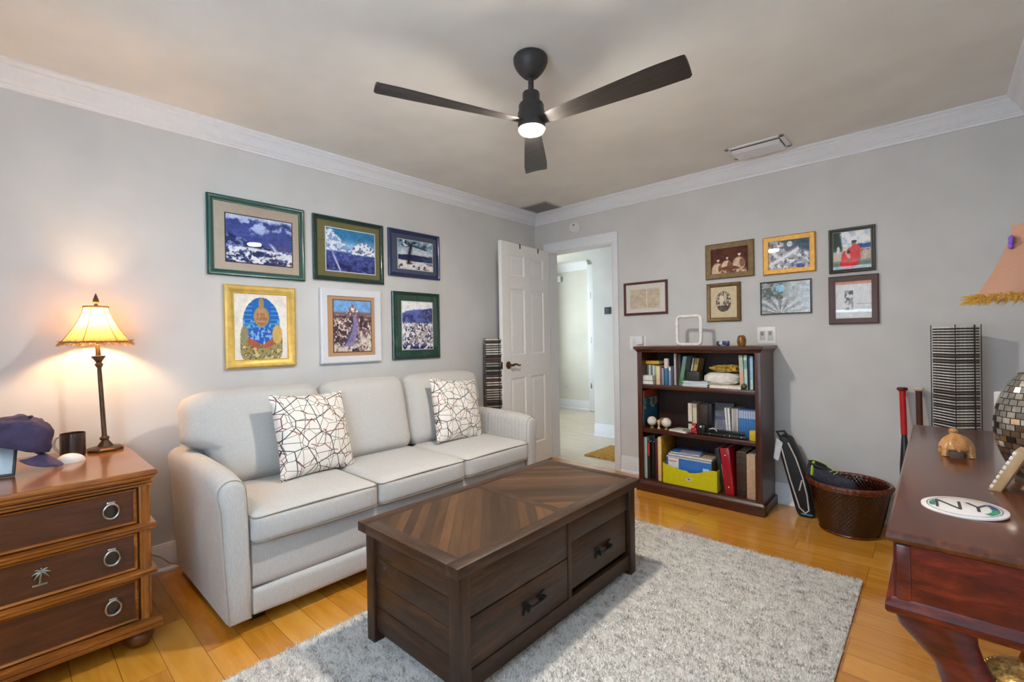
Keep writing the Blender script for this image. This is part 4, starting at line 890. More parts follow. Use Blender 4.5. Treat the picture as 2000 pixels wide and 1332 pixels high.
b.join(t); tag(b.build('computer_mouse', P((222, 220, 216), 0.3, 0, 0.2, 0.01), None, (0.315, -3.500, NT), (0, 0, 0.3)), 'white computer mouse on the nightstand in front of the dark mug', 'mouse')
tb = thing('tablet', 'tablet with a dark rim leaning at the left edge of the nightstand', 'tablet', (0.43, -3.735, NT), rot=(0, math.radians(-20), math.radians(-14)))
b = MB(); b.box((-0.006, -0.12, 0.002), (0.004, 0.075, 0.150), 0.004); b.build('case', P((36, 36, 40), 0.4), tb)
b = MB(); b.box((0.0035, -0.112, 0.012), (0.0052, 0.067, 0.142), 0.001); b.build('screen', P((168, 182, 190), 0.08, 0, 0.5, 0.08, 14), tb)
cap = thing('baseball_hat', 'crumpled purple navy baseball cap on the nightstand, brim pointing at the mouse', 'cap', (0.36, -3.640, NT))
MCAP = P((66, 58, 88), 0.9, 0, 0, 0.14, 22, 0.15)
t = bmesh.new(); bmesh.ops.create_uvsphere(t, u_segments=40, v_segments=24, radius=1)
bmesh.ops.delete(t, geom=[v for v in t.verts if v.co.z < -0.02], context='VERTS')
for v in t.verts:
    c = v.co.copy(); nz = mnoise.noise(c*2.4+V((3, 1, 2)))*0.16+mnoise.noise(c*6)*0.05
    dent = -0.25*math.exp(-((c.x-0.1)**2+(c.y+0.25)**2)/0.12)*max(0, c.z)
    v.co = V((c.x*0.085*(1+nz), c.y*0.102*(1+nz), c.z*0.118*(1+nz+dent)))
CM = Matrix.Translation((0.02, -0.02, 0.115)) @ Matrix.Rotation(math.radians(-24), 4, 'X') @ Matrix.Rotation(math.radians(10), 4, 'Y') @ Matrix.Rotation(math.radians(-6), 4, 'Z')
b = MB(); b.join(t, CM); b.build('crown', MCAP, cap)
b = MB(); rings = []
for sgn in (1, -1):
    pass
top = []; bot = []
for i in range(9):
    s = i/8; y = 0.085+0.082*s; row = []; 
    for j in range(13):
        q = -1+2*j/12; hw = 0.078*math.sqrt(max(0.02, 1-(s*0.92)**2.6)); x = q*hw; yb = 0.085*math.sqrt(max(0, 1-(x/0.088)**2)); 
        row.append((x, yb+0.082*s*(1-0.25*q*q), -0.012-0.26*x*x/0.078*1.0-0.028*s))
    top.append(row)
t = bmesh.new(); A = [[t.verts.new(p_) for p_ in r] for r in top]; Bq = [[t.verts.new((p_[0], p_[1], p_[2]-0.003)) for p_ in r] for r in top]
for G in (A, Bq):
    for i in range(8):
        for j in range(12): t.faces.new((G[i][j], G[i][j+1], G[i+1][j+1], G[i+1][j]))
for j in range(12): t.faces.new((A[8][j], A[8][j+1], Bq[8][j+1], Bq[8][j])); t.faces.new((A[0][j], A[0][j+1], Bq[0][j+1], Bq[0][j]))
for i in range(8): t.faces.new((A[i][0], A[i+1][0], Bq[i+1][0], Bq[i][0])); t.faces.new((A[i][12], A[i+1][12], Bq[i+1][12], Bq[i][12]))
b.join(t, CM); b.build('brim', P((70, 64, 98), 0.9, 0, 0, 0.12, 22), cap)
b = MB(); b.ball(CM @ V((0, 0, 0.112)), 0.007, 12, 8, (1, 1, 0.6)); b.build('button', MCAP, cap)

# ------------------------------------------------------------------ bookcase
BC = [(40, 15, 7), (68, 30, 16), (92, 46, 26)]
MBX = wood('mahogany_x', BC, (1, 9, 9), 3, 0.35, 0.2); MBZ = wood('mahogany_z', BC, (9, 9, 1), 3, 0.35, 0.2)
MBK = wood('mahogany_back', [(40, 20, 15), (54, 28, 21), (66, 36, 27)], (9, 9, 1), 2, 0.5, 0.05)
bk = thing('bookcase', 'dark mahogany three-shelf bookcase against the back wall right of the doorway', 'bookcase', (1.735, 0, 0))
BW = 0.437; BD = 0.355
SH1, SH2, SH3 = 0.822, 0.482, 0.088
for sx in (-1, 1):
    b = MB(); b.box((sx*BW, -BD+0.012, 0.0), (sx*(BW-0.018), -0.03, 1.09)); b.build('side_panel', MBZ, bk)
    b = MB(); b.box((sx*(BW+0.001), -BD, 0.02), (sx*(BW-0.036), -BD+0.02, 1.09), 0.002); b.build('front_stile', MBZ, bk)
b = MB(); b.box((-BW+0.01, -0.038, 0.05), (BW-0.01, -0.030, 1.09)); b.build('back_panel', MBK, bk)
b = MB(); rings = []
for e, z in ((0.0, 1.070), (0.004, 1.076), (0.006, 1.082), (0.016, 1.092), (0.022, 1.096), (0.022, 1.112), (0.020, 1.115)):
    rings.append([V((-BW-e, -BD-e, z)), V((BW+e, -BD-e, z)), V((BW+e, -0.012, z)), V((-BW-e, -0.012, z))])
b.loft(rings); b.build('top', MBX, bk, ang=25)
for z in (SH1, SH2):
    b = MB(); b.box((-BW+0.018, -BD+0.008, z-0.030), (BW-0.018, -0.038, z), 0.0015); b.build('shelf', MBX, bk)
b = MB(); b.box((-BW+0.018, -BD+0.004, SH3-0.03), (BW-0.018, -0.038, SH3), 0.0015); b.build('shelf', MBX, bk)
b = MB(); rings = []
for e, z in ((0.016, 0.0), (0.016, 0.062), (0.012, 0.066), (0.008, 0.072), (0.004, 0.078), (0.0, 0.082)):
    rings.append([V((-BW-e, -BD-e, z)), V((BW+e, -BD-e, z)), V((BW+e, -BD+0.02, z)), V((-BW-e, -BD+0.02, z))])
b.loft(rings)
for sx in (-1, 1): b.box((sx*(BW+0.016), -BD, 0), (sx*(BW-0.005), -0.03, 0.064), 0.002)
b.build('plinth', MBX, bk, ang=25)

def book(label, x0, x1, z0, h, yf, depth, col, lean=0.0, page=(224, 214, 196), band=None, cat='book', name='book', lab=None, group=None, rough=0.5):
    """upright book, spine to the room at y=yf; lean in degrees turns it about its lower edge"""
    w = x1-x0; t = thing(name, label, cat, ((x0+x1)/2, yf, z0), rot=(0, math.radians(lean), 0), group=group)
    cv = 0.0025; b = MB()
    b.box((-w/2, 0, 0), (-w/2+cv, depth, h)); b.box((w/2-cv, 0, 0), (w/2, depth, h)); b.box((-w/2, -0.001, 0), (w/2, cv, h), 0.0008); b.build('cover', P(col, rough, 0, 0.1, 0.08), t)
    b = MB(); b.box((-w/2+cv, cv, 0.003), (w/2-cv, depth-0.004, h-0.003)); b.build('pages', P(page, 0.9), t)
    for f0, f1, c in (band or []):
        b = MB(); b.box((-w/2+0.0006, -0.002, h*f0), (w/2-0.0006, 0.0005, h*f1)); b.build('spine_band', P(c, 0.5), t)
    return t
def flat(label, x0, x1, y0, y1, z0, z1, col, cat='book', name='book', page=(232, 228, 220), rz=0.0, group=None, front=False):
    t = thing(name, label, cat, ((x0+x1)/2, (y0+y1)/2, z0), rz, group); w, d, h = (x1-x0)/2, (y1-y0)/2, z1-z0; c = min(0.003, h*0.2)
    b = MB(); b.box((-w, -d, 0), (w, d, c), 0.0005); b.box((-w, -d, h-c), (w, d, h), 0.0005); b.box((-w, -d, 0), (-w+c, d, h), 0.0005)
    if front: b.box((-w, -d, 0), (w, -d+c, h), 0.0005)
    b.build('cover', P(col, 0.5, 0, 0.05), t)
    b = MB(); b.box((-w+c, -d+0.003, c), (w-0.003, d-0.003, h-c)); b.build('pages', P(page, 0.9), t); return t
def bx(name, label, cat, a, c, col, bev=0.002, rough=0.5, group=None, rz=0.0, var=0.06):
    o_ = V(((a[0]+c[0])/2, (a[1]+c[1])/2, min(a[2], c[2]))); b = MB(); b.box(V(a)-o_, V(c)-o_, bev)
    return tag(b.build(name, P(col, rough, 0, 0.05, var), None, o_, (0, 0, rz)), label, cat, group)
YB = -0.335
# --- upper shelf
flat('grey covered book at the bottom of the flat pile, left end of the upper shelf', 1.300, 1.412, YB+0.01, -0.236, SH1, SH1+0.030, (150, 146, 142))
flat('cream paperback second from the bottom of the flat pile, left end of the upper shelf', 1.302, 1.408, YB+0.012, -0.238, SH1+0.031, SH1+0.047, (216, 212, 204))
flat('white booklet on top of the flat pile at the left end of the upper shelf', 1.300, 1.405, YB+0.014, -0.240, SH1+0.048, SH1+0.066, (230, 228, 228))
for k, (c, nm) in enumerate((((196, 200, 186), 'pale green'), ((90, 92, 88), 'charcoal'), ((212, 214, 206), 'off-white'), ((120, 128, 118), 'dull green'), ((214, 218, 212), 'white'), ((178, 184, 186), 'wide grey'))):
    x0 = 1.300+k*0.0165; book(nm+' paper spine in the short row behind the flat pile, upper shelf', x0, x0+(0.015 if k < 5 else 0.030), SH1, 0.150-0.002*k, -0.230, 0.13, c, lean=0)
flat('yellow book lying flat on the short spines at the left of the upper shelf', 1.300, 1.424, -0.245, -0.10, SH1+0.1512, SH1+0.178, (216, 160, 40), front=True)
book('pale yellow-green book standing beside the flat pile on the upper shelf', 1.430, 1.459, SH1, 0.140, YB+0.03, 0.17, (212, 206, 150), band=[(0.1, 0.35, (226, 190, 150))])
book('dusty purple book standing on the upper shelf next to the pale yellow one', 1.461, 1.476, SH1, 0.134, YB+0.03, 0.17, (126, 92, 104))
book('narrow lavender book on the upper shelf just left of the teal bottle', 1.478, 1.488, SH1, 0.128, YB+0.03, 0.16, (176, 166, 196))
bo = thing('bottle', 'teal bottle with a tall pale pink cap among the books on the upper shelf', 'bottle', (1.511, YB+0.035, SH1))
b = MB(); b.lathe([(0.0, 0.0), (0.018, 0.001), (0.0195, 0.006), (0.0195, 0.118), (0.017, 0.126), (0.015, 0.13)], 24, cap=False); b.build('body', P((36, 110, 138), 0.3, 0, 0.3), bo)
b = MB(); b.lathe([(0.0175, 0.128), (0.018, 0.132), (0.018, 0.196), (0.016, 0.200), (0.0, 0.201)], 24, cap=False); b.build('cap', P((216, 196, 188), 0.4), bo)
book('lavender and white book right of the teal bottle on the upper shelf', 1.534, 1.550, SH1, 0.142, YB+0.02, 0.15, (150, 150, 190), band=[(0.78, 0.95, (232, 232, 244))])
book('tall violet-blue book on the upper shelf behind the lavender one', 1.536, 1.556, SH1, 0.236, -0.17, 0.12, (112, 106, 148), band=[(0.55, 0.8, (150, 150, 190))])
book('tall pale grey book on the upper shelf left of the dark brown one', 1.558, 1.573, SH1, 0.237, YB+0.06, 0.18, (190, 182, 172))
book('tall dark brown book on the upper shelf left of the leaning green one', 1.575, 1.600, SH1, 0.234, YB+0.08, 0.18, (60, 50, 42))
book('green and teal book leaning right on the upper shelf', 1.602, 1.630, SH1, 0.222, YB+0.035, 0.17, (96, 132, 118), lean=9.5, band=[(0.05, 0.28, (66, 124, 78)), (0.75, 0.98, (104, 134, 150))])
book('thin pale pink book leaning right beside the green one on the upper shelf', 1.636, 1.647, SH1, 0.205, YB+0.132, 0.12, (214, 196, 196), lean=10.5)
book('cream book with an ochre cover leaning right on the upper shelf', 1.652, 1.680, SH1, 0.205, YB+0.134, 0.12, (196, 166, 98), lean=11, page=(222, 206, 150))
# cloth, papers
def blob(name, label, cat, loc, half, col, seed, amp=0.25, rz=0.0, flat_bottom=True, rough=0.9, nf=2.2, mat=None, group=None):
    t = bmesh.new(); bmesh.ops.create_uvsphere(t, u_segments=48, v_segments=28, radius=1); o_ = V((seed*1.7, seed*0.9, seed*2.3))
    for v in t.verts:
        c = v.co.copy(); c = V(tuple(math.copysign(abs(x)**0.62, x) for x in c)); k = 1+amp*(mnoise.noise(v.co*nf+o_)+0.5*mnoise.noise(v.co*nf*2.6+o_)); c = c*k
        v.co = V((c.x*half[0], c.y*half[1], c.z*half[2]+half[2]))
        if flat_bottom and v.co.z < 0: v.co.z = 0
    b = MB(); b.join(t); return tag(b.build(name, mat or P(col, rough, 0, 0, 0.05), None, loc, (0, 0, rz), ang=70), label, cat, group)
pp = thing('paper_stack', 'low stack of loose white papers lying on the upper shelf', 'papers', (1.737, YB+0.085, SH1))
for k in range(7):
    b = MB(); b.box((-0.092, -0.075, k*0.0055), (0.088, 0.040, k*0.0055+0.005), 0.001, 1, Matrix.Rotation(random.uniform(-0.06, 0.06), 4, 'Z') @ Matrix.Translation((random.uniform(-0.008, 0.008), random.uniform(-0.006, 0.004), 0))); b.build('sheaf', P((222+random.randint(-8, 8), 222, 224), 0.8, var=0.01), pp)
flat('beige hardback lying flat under the white cloth bag on the upper shelf', 1.835, 2.045, YB+0.002, -0.14, SH1, SH1+0.024, (206, 186, 150))
blob('cloth_bag', 'white cloth bag lying over a beige book on the upper shelf', 'bag', (1.898, YB+0.10, SH1+0.0245), (0.118, 0.088, 0.040), (224, 220, 212), 3, 0.16, 0.05)
bx('black_box', 'small dark grey folded case tucked at the left end of the white cloth bag', 'case', (1.658, YB+0.040, SH1+0.041), (1.755, YB+0.115, SH1+0.108), (46, 46, 42), 0.006, rz=-0.06)
blob('scarf', 'crumpled yellow green and pink patterned scarf on top of the white cloth bag', 'scarf', (1.918, YB+0.125, SH1+0.107), (0.090, 0.055, 0.025), (170, 140, 40), 8, 0.4, -0.05, mat=None)
m, N, L, B = newmat('scarf_print'); v = coords(N, L); L.new(ramp(N, L, noise(N, L, v, 26, 3), [(0.36, (206, 170, 176)), (0.46, (150, 146, 46)), (0.55, (206, 160, 58)), (0.64, (112, 66, 24))]), B.inputs['Base Color']); B.inputs['Roughness'].default_value = 0.9
bpy.data.objects['scarf'].data.materials[0] = m
b = MB(); b.ball((0, 0, 0.020), 0.020); tag(b.build('rubber_ball', P((88, 84, 62), 0.6), None, (2.056, YB+0.035, SH1)), 'small dark olive ball at the right end of the white cloth bag', 'ball')
book('pale green book with pink pattern, first in the right-hand row on the upper shelf', 2.030, 2.056, SH1, 0.232, YB+0.035, 0.17, (176, 184, 160), lean=-2, band=[(0.15, 0.55, (206, 166, 140))])
book('mint and white book in the right-hand row on the upper shelf', 2.058, 2.078, SH1, 0.232, YB+0.035, 0.17, (190, 206, 196), lean=-1, band=[(0.6, 0.85, (120, 170, 160))])
book('navy blue book in the right-hand row on the upper shelf', 2.080, 2.092, SH1, 0.226, YB+0.045, 0.17, (40, 62, 92))
book('light blue book at the right end of the upper shelf', 2.094, 2.112, SH1, 0.226, YB+0.035, 0.17, (150, 190, 214), band=[(0.0, 0.3, (190, 216, 210))])
# --- middle shelf
pb = thing('picture_book', 'tall teal and orange picture book standing at the left end of the middle shelf', 'book', (1.322, YB+0.02, SH2))
b = MB(); b.box((-0.009, 0, 0), (0.006, 0.24, 0.285), 0.001); b.build('pages', P((214, 190, 176), 0.8), pb)
p = Pic(40, 48, (30, 74, 92)); n2 = p.n(6, 71); p.put(sm(p.v, 0.78, 0.86), (150, 58, 30)); p.put(sm(n2, 0.5, 0.6)*(p.v > 0.5)*(p.v < 0.8), (140, 136, 116)); p.put((p.v > 0.35)*(p.v < 0.5), (28, 82, 112)); p.put(p.v < 0.15, (30, 44, 40))
o = obj('cover', art_mesh(p, 0.24, 0.285), MPRINT, pb); o.location = (0.0068, 0.12, 0.1425); o.rotation_euler = (0, 0, PI/2)
MBALL = P((226, 220, 208), 0.6, var=0.03)
def baseball(label, x, y, r, stand):
    t = thing('baseball', label, 'ball', (x, y, SH2)); zz = r+(0.016 if stand else 0)
    b = MB(); b.ball((0, 0, zz), r); b.build('ball', MBALL, t)
    b = MB()
    for s in (-1, 1): b.tube([V((s*r*0.55+(-s)*r*0.22*math.cos(2*q)*1.0, -math.cos(q)*r*0.86, zz+math.sin(q)*r*0.86)).lerp(V((0, 0, zz)), 0)*1.0 for q in np.linspace(-2.2, 2.2, 20)], 0.001, 5)
    b.build('stitching', P((176, 60, 50), 0.7), t)
    if stand:
        b = MB(); b.lathe([(0.017, 0), (0.017, 0.004), (0.007, 0.009), (0.010, 0.018), (0.012, 0.021)], 20); b.build('stand', P((190, 160, 90), 0.35, 0.6), t)
baseball('white baseball on a small gold stand, left one on the middle shelf', 1.382, YB+0.045, 0.036, True)
baseball('white baseball on a small gold stand, right one on the middle shelf beside the booklet', 1.498, YB+0.045, 0.036, True)
b = MB(); b.ball((0, 0, 0.036), 0.036); tag(b.build('old_ball', P((150, 122, 92), 0.6, var=0.12), None, (1.432, YB+0.135, SH2)), 'brown old leather ball behind the two white baseballs', 'ball')
b = MB(); b.lathe([(0.0, 0.0), (0.012, 0.0), (0.012, 0.004), (0.005, 0.010), (0.008, 0.03), (0.013, 0.055), (0.010, 0.066), (0.0, 0.07)], 16, cap=False); tag(b.build('figurine', P((212, 180, 132), 0.6), None, (1.440, YB+0.04, SH2)), 'small tan carved figurine between the two white baseballs', 'figurine')
flat('white booklet lying open-faced at the front of the middle shelf', 1.545, 1.690, YB-0.008, -0.22, SH2, SH2+0.012, (222, 218, 206), rz=-0.25, name='booklet')
bx('notepad', 'small green-edged notepad on the front edge of the middle shelf by the booklet', 'notepad', (1.640, YB-0.010, SH2+0.0125), (1.705, YB+0.05, SH2+0.020), (126, 140, 116), 0.001, rz=0.5)
book('white-spined book on the middle shelf, left of the pair', 1.640, 1.670, SH2, 0.205, YB+0.11, 0.15, (222, 206, 188), band=[(0.25, 0.33, (50, 44, 40))])
book('white-spined book on the middle shelf, right of the pair', 1.674, 1.704, SH2, 0.203, YB+0.11, 0.15, (216, 198, 172), band=[(0.86, 0.98, (170, 160, 148))])
book('thick dark brown book on the middle shelf right of the two white spines', 1.710, 1.775, SH2, 0.198, YB+0.13, 0.14, (58, 38, 28))
book('black book on the middle shelf left of the grey picture frame', 1.780, 1.808, SH2, 0.21, YB+0.12, 0.15, (24, 22, 24))
gf = thing('photo_frame', 'grey framed picture standing at the back of the middle shelf', 'frame', (1.868, -0.155, SH2), rot=(math.radians(-8), 0, 0))
b = MB(); b.box((-0.072, -0.012, 0), (0.072, 0.004, 0.215), 0.005); b.build('frame', P((104, 106, 112), 0.5), gf)
p = Pic(32, 40, (112, 114, 126)); n2 = p.n(4, 77); p.put(sm(p.v+0.3*p.u, 0.7, 0.75), (96, 100, 104)); p.put(sm(n2, 0.5, 0.6)*(p.v < 0.5), (140, 136, 150)); p.put((p.v > 0.4)*(p.v < 0.56)*0.7, (78, 82, 100))
o = obj('print', art_mesh(p, 0.118, 0.18), MPRINT, gf); o.location = (0, -0.0128, 0.108)
book('white pamphlet leaning left at the start of the row on the middle shelf', 1.925, 1.939, SH2, 0.198, YB+0.075, 0.08, (216, 214, 214), lean=-4)
book('second white pamphlet in the row on the middle shelf', 1.941, 1.956, SH2, 0.196, YB+0.075, 0.08, (226, 226, 228), lean=-3)
for k, (c, nm) in enumerate((((190, 184, 182), 'warm grey'), ((176, 168, 164), 'dove grey'), ((196, 190, 186), 'pale grey'))):
    x0 = 1.960+k*0.0145; book(nm+' thin magazine between white pamphlets and blue books on the middle shelf', x0, x0+0.0135, SH2, 0.195, YB+0.075, 0.15, c)
for k in range(7):
    x0 = 2.006+k*0.0155; book('blue paperback with a white top band in the set on the middle shelf', x0, x0+0.0147, SH2, 0.193, YB+0.075, 0.15, (60, 120, 182), band=[(0.70, 0.97, (176, 188, 214))], group='blue paperbacks on the middle shelf')
rc = thing('toy_car', 'small red and pink toy car at the front of the middle shelf', 'toy', (1.722, YB+0.012, SH2))
b = MB(); b.box((-0.020, -0.018, 0.008), (0.020, 0.03, 0.045), 0.006); b.box((-0.015, -0.012, 0.044), (0.015, 0.022, 0.075), 0.007); b.build('body', P((176, 36, 48), 0.35, 0, 0.3), rc)
b = MB(); b.ball((0.0, -0.018, 0.052), 0.010); b.build('lamp', P((226, 130, 130), 0.4), rc)
for x in (-0.02, 0.02):
    for y in (-0.008, 0.022):
        b = MB(); b.lathe([(0.0, -0.004), (0.010, -0.004), (0.010, 0.004), (0.0, 0.004)], 16, Matrix.Translation((x, y, 0.010)) @ Matrix.Rotation(PI/2, 4, 'Y'), cap=False); b.build('wheel', P((150, 60, 60), 0.5), rc)
tp = thing('tripod', 'folded black tripod with silver joints lying along the front of the middle shelf', 'tripod', (1.935, YB+0.02, SH2), rz=-0.02)
for k, (dy, dz, l) in enumerate(((-0.012, 0.014, 0.28), (0.014, 0.014, 0.26), (0.0, 0.038, 0.25))):
    b = MB(); b.box((-l/2, dy-0.010, dz-0.010), (l/2, dy+0.010, dz+0.010), 0.004); b.build('leg', P((26, 27, 28), 0.35), tp)
b = MB()
for x in (-0.10, 0.0, 0.035, 0.11): b.ball((x, -0.022, 0.016), 0.006, 10, 8)
b.build('joint', MCHROME, tp)
b = MB(); b.box((-0.185, -0.03, 0.004), (-0.13, 0.03, 0.075), 0.010); b.build('head', P((22, 22, 24), 0.4), tp)
b = MB(); b.tube([(-0.10, -0.025, 0.050), (-0.075, -0.028, 0.058), (-0.055, -0.028, 0.052), (-0.05, -0.026, 0.04)], 0.0045, 8); b.build('lever', P((190, 190, 186), 0.35), tp)
b = MB(); b.ball((-0.160, -0.028, 0.06), 0.008, 10, 8); b.build('knob', P((230, 230, 230), 0.4), tp)
bx('yellow_block', 'yellow box on the front right corner of the middle shelf', 'box', (2.092, YB+0.004, SH2+0.0005), (2.130, YB+0.045, SH2+0.068), (206, 176, 30), 0.004)
# --- lower shelf
book('pale teal-grey book at the left end of the lower shelf', 1.322, 1.350, SH3, 0.318, YB+0.02, 0.20, (150, 166, 160), band=[(0.0, 1.0, (176, 186, 182))])
book('dark blue book behind the red and black spine on the lower shelf', 1.352, 1.376, SH3, 0.322, YB+0.10, 0.16, (36, 64, 92))
book('narrow black book with a red upper spine on the lower shelf', 1.354, 1.372, SH3, 0.285, YB+0.02, 0.07, (44, 40, 36), band=[(0.62, 0.97, (188, 58, 34))])
book('plain black book on the lower shelf left of the maroon one', 1.384, 1.403, SH3, 0.288, YB+0.03, 0.18, (22, 20, 20))
book('maroon book on the lower shelf beside the cream folder', 1.405, 1.430, SH3, 0.312, YB+0.04, 0.20, (78, 34, 32))
fo = thing('folder', 'cream-edged ochre folder standing left of the yellow box on the lower shelf', 'folder', (1.458, YB+0.01, SH3))
b = MB(); b.box((-0.016, 0, 0), (0.010, 0.26, 0.335), 0.002); b.build('pages', P((226, 190, 130), 0.8), fo); b = MB(); b.box((0.0100, 0.003, 0), (0.0125, 0.26, 0.335), 0.001); b.build('cover', P((166, 120, 34), 0.6, var=0.15), fo)
yb = thing('magazine_file', 'bright yellow open magazine file with a curved front on the lower shelf', 'box', (1.682, YB, SH3))
b = MB(); W = 0.198
def edge(s): return 0.128+0.024*math.cos(s*PI)*1.0-0.010*math.sin(s*PI)+(0.028 if s > 0.93 else 0)
n = 24; poly = [(-W, 0), (W, 0)]+[(W-2*W*(1-k/n)*1.0 if False else W-2*W*k/n, 0.150-0.052*math.sin(PI*min(1, max(0, (1-k/n)/0.9)))*(0.65 if k > 12 else 0.9)) for k in range(n+1)]
b.prism(poly, 0, 0.004, 'y'); b.box((-W, 0.003, 0), (-W+0.004, 0.24, 0.15)); b.box((W-0.004, 0.003, 0), (W, 0.24, 0.15)); b.box((-W, 0.003, 0), (W, 0.24, 0.004)); b.box((-W, 0.236, 0), (W, 0.24, 0.15)); b.build('file_body', P((206, 196, 18), 0.4, var=0.03), yb)
b = MB(); b.lathe([(0.022, 0), (0.022, 0.0012), (0.0, 0.0014)], 24, Matrix.Translation((0.0, 0, 0.058)) @ Matrix.Diagonal((1, 1, 0.62, 1)) @ Matrix.Rotation(PI/2, 4, 'X'), cap=False); b.build('label_disc', P((214, 206, 190), 0.5), yb)
b = MB(); b.box((-0.010, -0.0022, 0.053), (0.010, -0.0012, 0.063)); b.build('label_slot', P((120, 110, 100), 0.5), yb)
bb = thing('blue_box', 'blue and white printed carton resting in the yellow magazine file', 'box', (1.672, YB+0.022, SH3+0.0045), rz=-0.03)
b = MB(); b.box((-0.170, 0, 0), (0.165, 0.19, 0.200), 0.002); b.build('carton', P((44, 110, 186), 0.45, 0, 0.1, 0.08), bb)
b = MB(); b.box((-0.155, -0.0012, 0.115), (-0.075, 0.001, 0.186)); b.build('white_label', P((222, 222, 226), 0.5), bb)
b = MB(); b.box((-0.150, -0.0018, 0.158), (-0.090, 0.0, 0.166)); b.build('red_stripe', P((206, 120, 130), 0.5), bb)
b = MB(); b.box((0.105, -0.0012, 0.09), (0.150, 0.001, 0.145)); b.build('corner_label', P((176, 206, 230), 0.5), bb)
b = MB(); b.box((-0.168, -0.0012, 0.188), (0.164, 0.001, 0.199)); b.build('edge_band', P((196, 196, 190), 0.5), bb)
b = MB(); b.box((0.1648, 0.004, 0.02), (0.1664, 0.186, 0.195)); b.build('side_panel', P((120, 96, 46), 0.6), bb)
flat('tan hardback lying on the blue and white carton, lower shelf', 1.515, 1.840, YB+0.03, -0.13, SH3+0.205, SH3+0.222, (186, 172, 140), rz=-0.02)
flat('blue magazine with a grey corner on top of the pile in the lower shelf', 1.525, 1.745, YB+0.035, -0.12, SH3+0.223, SH3+0.238, (52, 106, 170), rz=0.05, name='magazine')
bx('grey_envelope', 'grey envelope lying across the blue magazine on the lower shelf', 'envelope', (1.60, YB+0.03, SH3+0.2385), (1.745, YB+0.13, SH3+0.2425), (150, 154, 172), 0.001, rz=0.18)
book('black binder leaning left of the red binder on the lower shelf', 1.892, 1.921, SH3, 0.300, YB+0.06, 0.20, (26, 24, 28), lean=-9, name='binder', cat='binder')
bx('paper_sheaf', 'white sheaf of paper wedged between black and red binders on the lower shelf', 'papers', (1.9255, YB+0.03, SH3), (1.9305, YB+0.18, SH3+0.20), (226, 222, 214), 0.001).rotation_euler = (0, math.radians(-7), 0)
bi = thing('binder', 'red ring binder leaning on the lower shelf', 'binder', (1.962, YB+0.008, SH3), rot=(0, math.radians(-6), 0))
b = MB(); b.box((-0.030, 0, 0), (0.030, 0.004, 0.322), 0.0015); b.box((-0.030, 0, 0), (-0.027, 0.25, 0.322), 0.001); b.box((0.027, 0, 0), (0.030, 0.25, 0.322), 0.001); b.build('cover', P((160, 14, 34), 0.3, 0, 0.3, 0.04), bi)
b = MB(); b.box((-0.024, 0.02, 0.006), (0.024, 0.235, 0.305)); b.build('pages', P((226, 222, 214), 0.9), bi)
for z in (0.055, 0.272):
    b = MB(); b.ball((0.0, -0.001, z), 0.006, 12, 8); b.build('rivet', P((216, 196, 196), 0.3, 0.6), bi)
lb = thing('ledger', 'thick dark brown leather book with ribbed spine on the lower shelf', 'book', (2.028, YB+0.04, SH3))
b = MB(); b.box((-0.032, 0, 0), (0.032, 0.20, 0.300), 0.004)
for z in (0.04, 0.10, 0.16, 0.22, 0.265): b.box((-0.033, -0.003, z), (0.033, 0.01, z+0.008), 0.002)
b.build('cover', P((56, 36, 26), 0.5, var=0.2), lb); b = MB(); b.box((-0.028, 0.006, 0.298), (0.028, 0.19, 0.3015)); b.build('pages', P((170, 150, 120), 0.9), lb)
book('beige cloth-bound book at the right end of the lower shelf', 2.070, 2.124, SH3, 0.300, YB+0.012, 0.21, (186, 152, 120))
# --- on top
TOPZ = 1.115
b = MB(); pts = []; w_, h_, r_ = 0.093, 0.105, 0.028
for cx_, cz_, a0 in ((w_-r_, h_-r_, 0), (-w_+r_, h_-r_, PI/2), (-w_+r_, -h_+r_, PI), (w_-r_, -h_+r_, 1.5*PI)):
    for j in range(6): q = a0+PI/2*j/5; pts.append((cx_+r_*math.cos(q), 0, cz_+r_*math.sin(q)))
b.tube(pts, 0.0125, 12, closed=True)
tag(b.build('wall_ring', P((236, 232, 226), 0.35), None, (1.662, -0.245, TOPZ+h_+0.0125), (0, 0, -0.10)), 'cream rounded square tube ring standing on top of the bookcase', 'ornament')
tc_ = thing('toy_truck', 'small blue black and white toy vehicle on top of the bookcase', 'toy', (1.905, -0.235, TOPZ))
b = MB(); b.box((-0.005, -0.016, 0.006), (0.038, 0.016, 0.036), 0.005); b.build('body', P((34, 66, 128), 0.35, 0, 0.2), tc_)
b = MB(); b.box((-0.028, -0.014, 0.008), (-0.004, 0.014, 0.030), 0.004); b.build('cab', P((206, 214, 220), 0.35), tc_)
b = MB(); b.box((-0.045, -0.015, 0.004), (-0.028, 0.015, 0.034), 0.003); b.build('bumper', MBLACK, tc_)
for x in (-0.03, 0.025):
    b = MB(); b.lathe([(0.0, -0.018), (0.009, -0.018), (0.009, 0.018), (0.0, 0.018)], 16, Matrix.Translation((x, 0, 0.009)) @ Matrix.Rotation(PI/2, 4, 'X'), cap=False); b.build('wheel', MBLACK, tc_)
b = MB(); b.lathe([(0.0, 0.0), (0.022, 0.0), (0.027, 0.012), (0.030, 0.035), (0.026, 0.062), (0.018, 0.072), (0.014, 0.074), (0.012, 0.068), (0.0, 0.066)], 28, cap=False)
tag(b.build('wooden_vase', P((124, 82, 34), 0.3, 0.2, 0.3, 0.4, 36), None, (2.025, -0.235, TOPZ)), 'small round golden brown pot on top of the bookcase', 'pot')

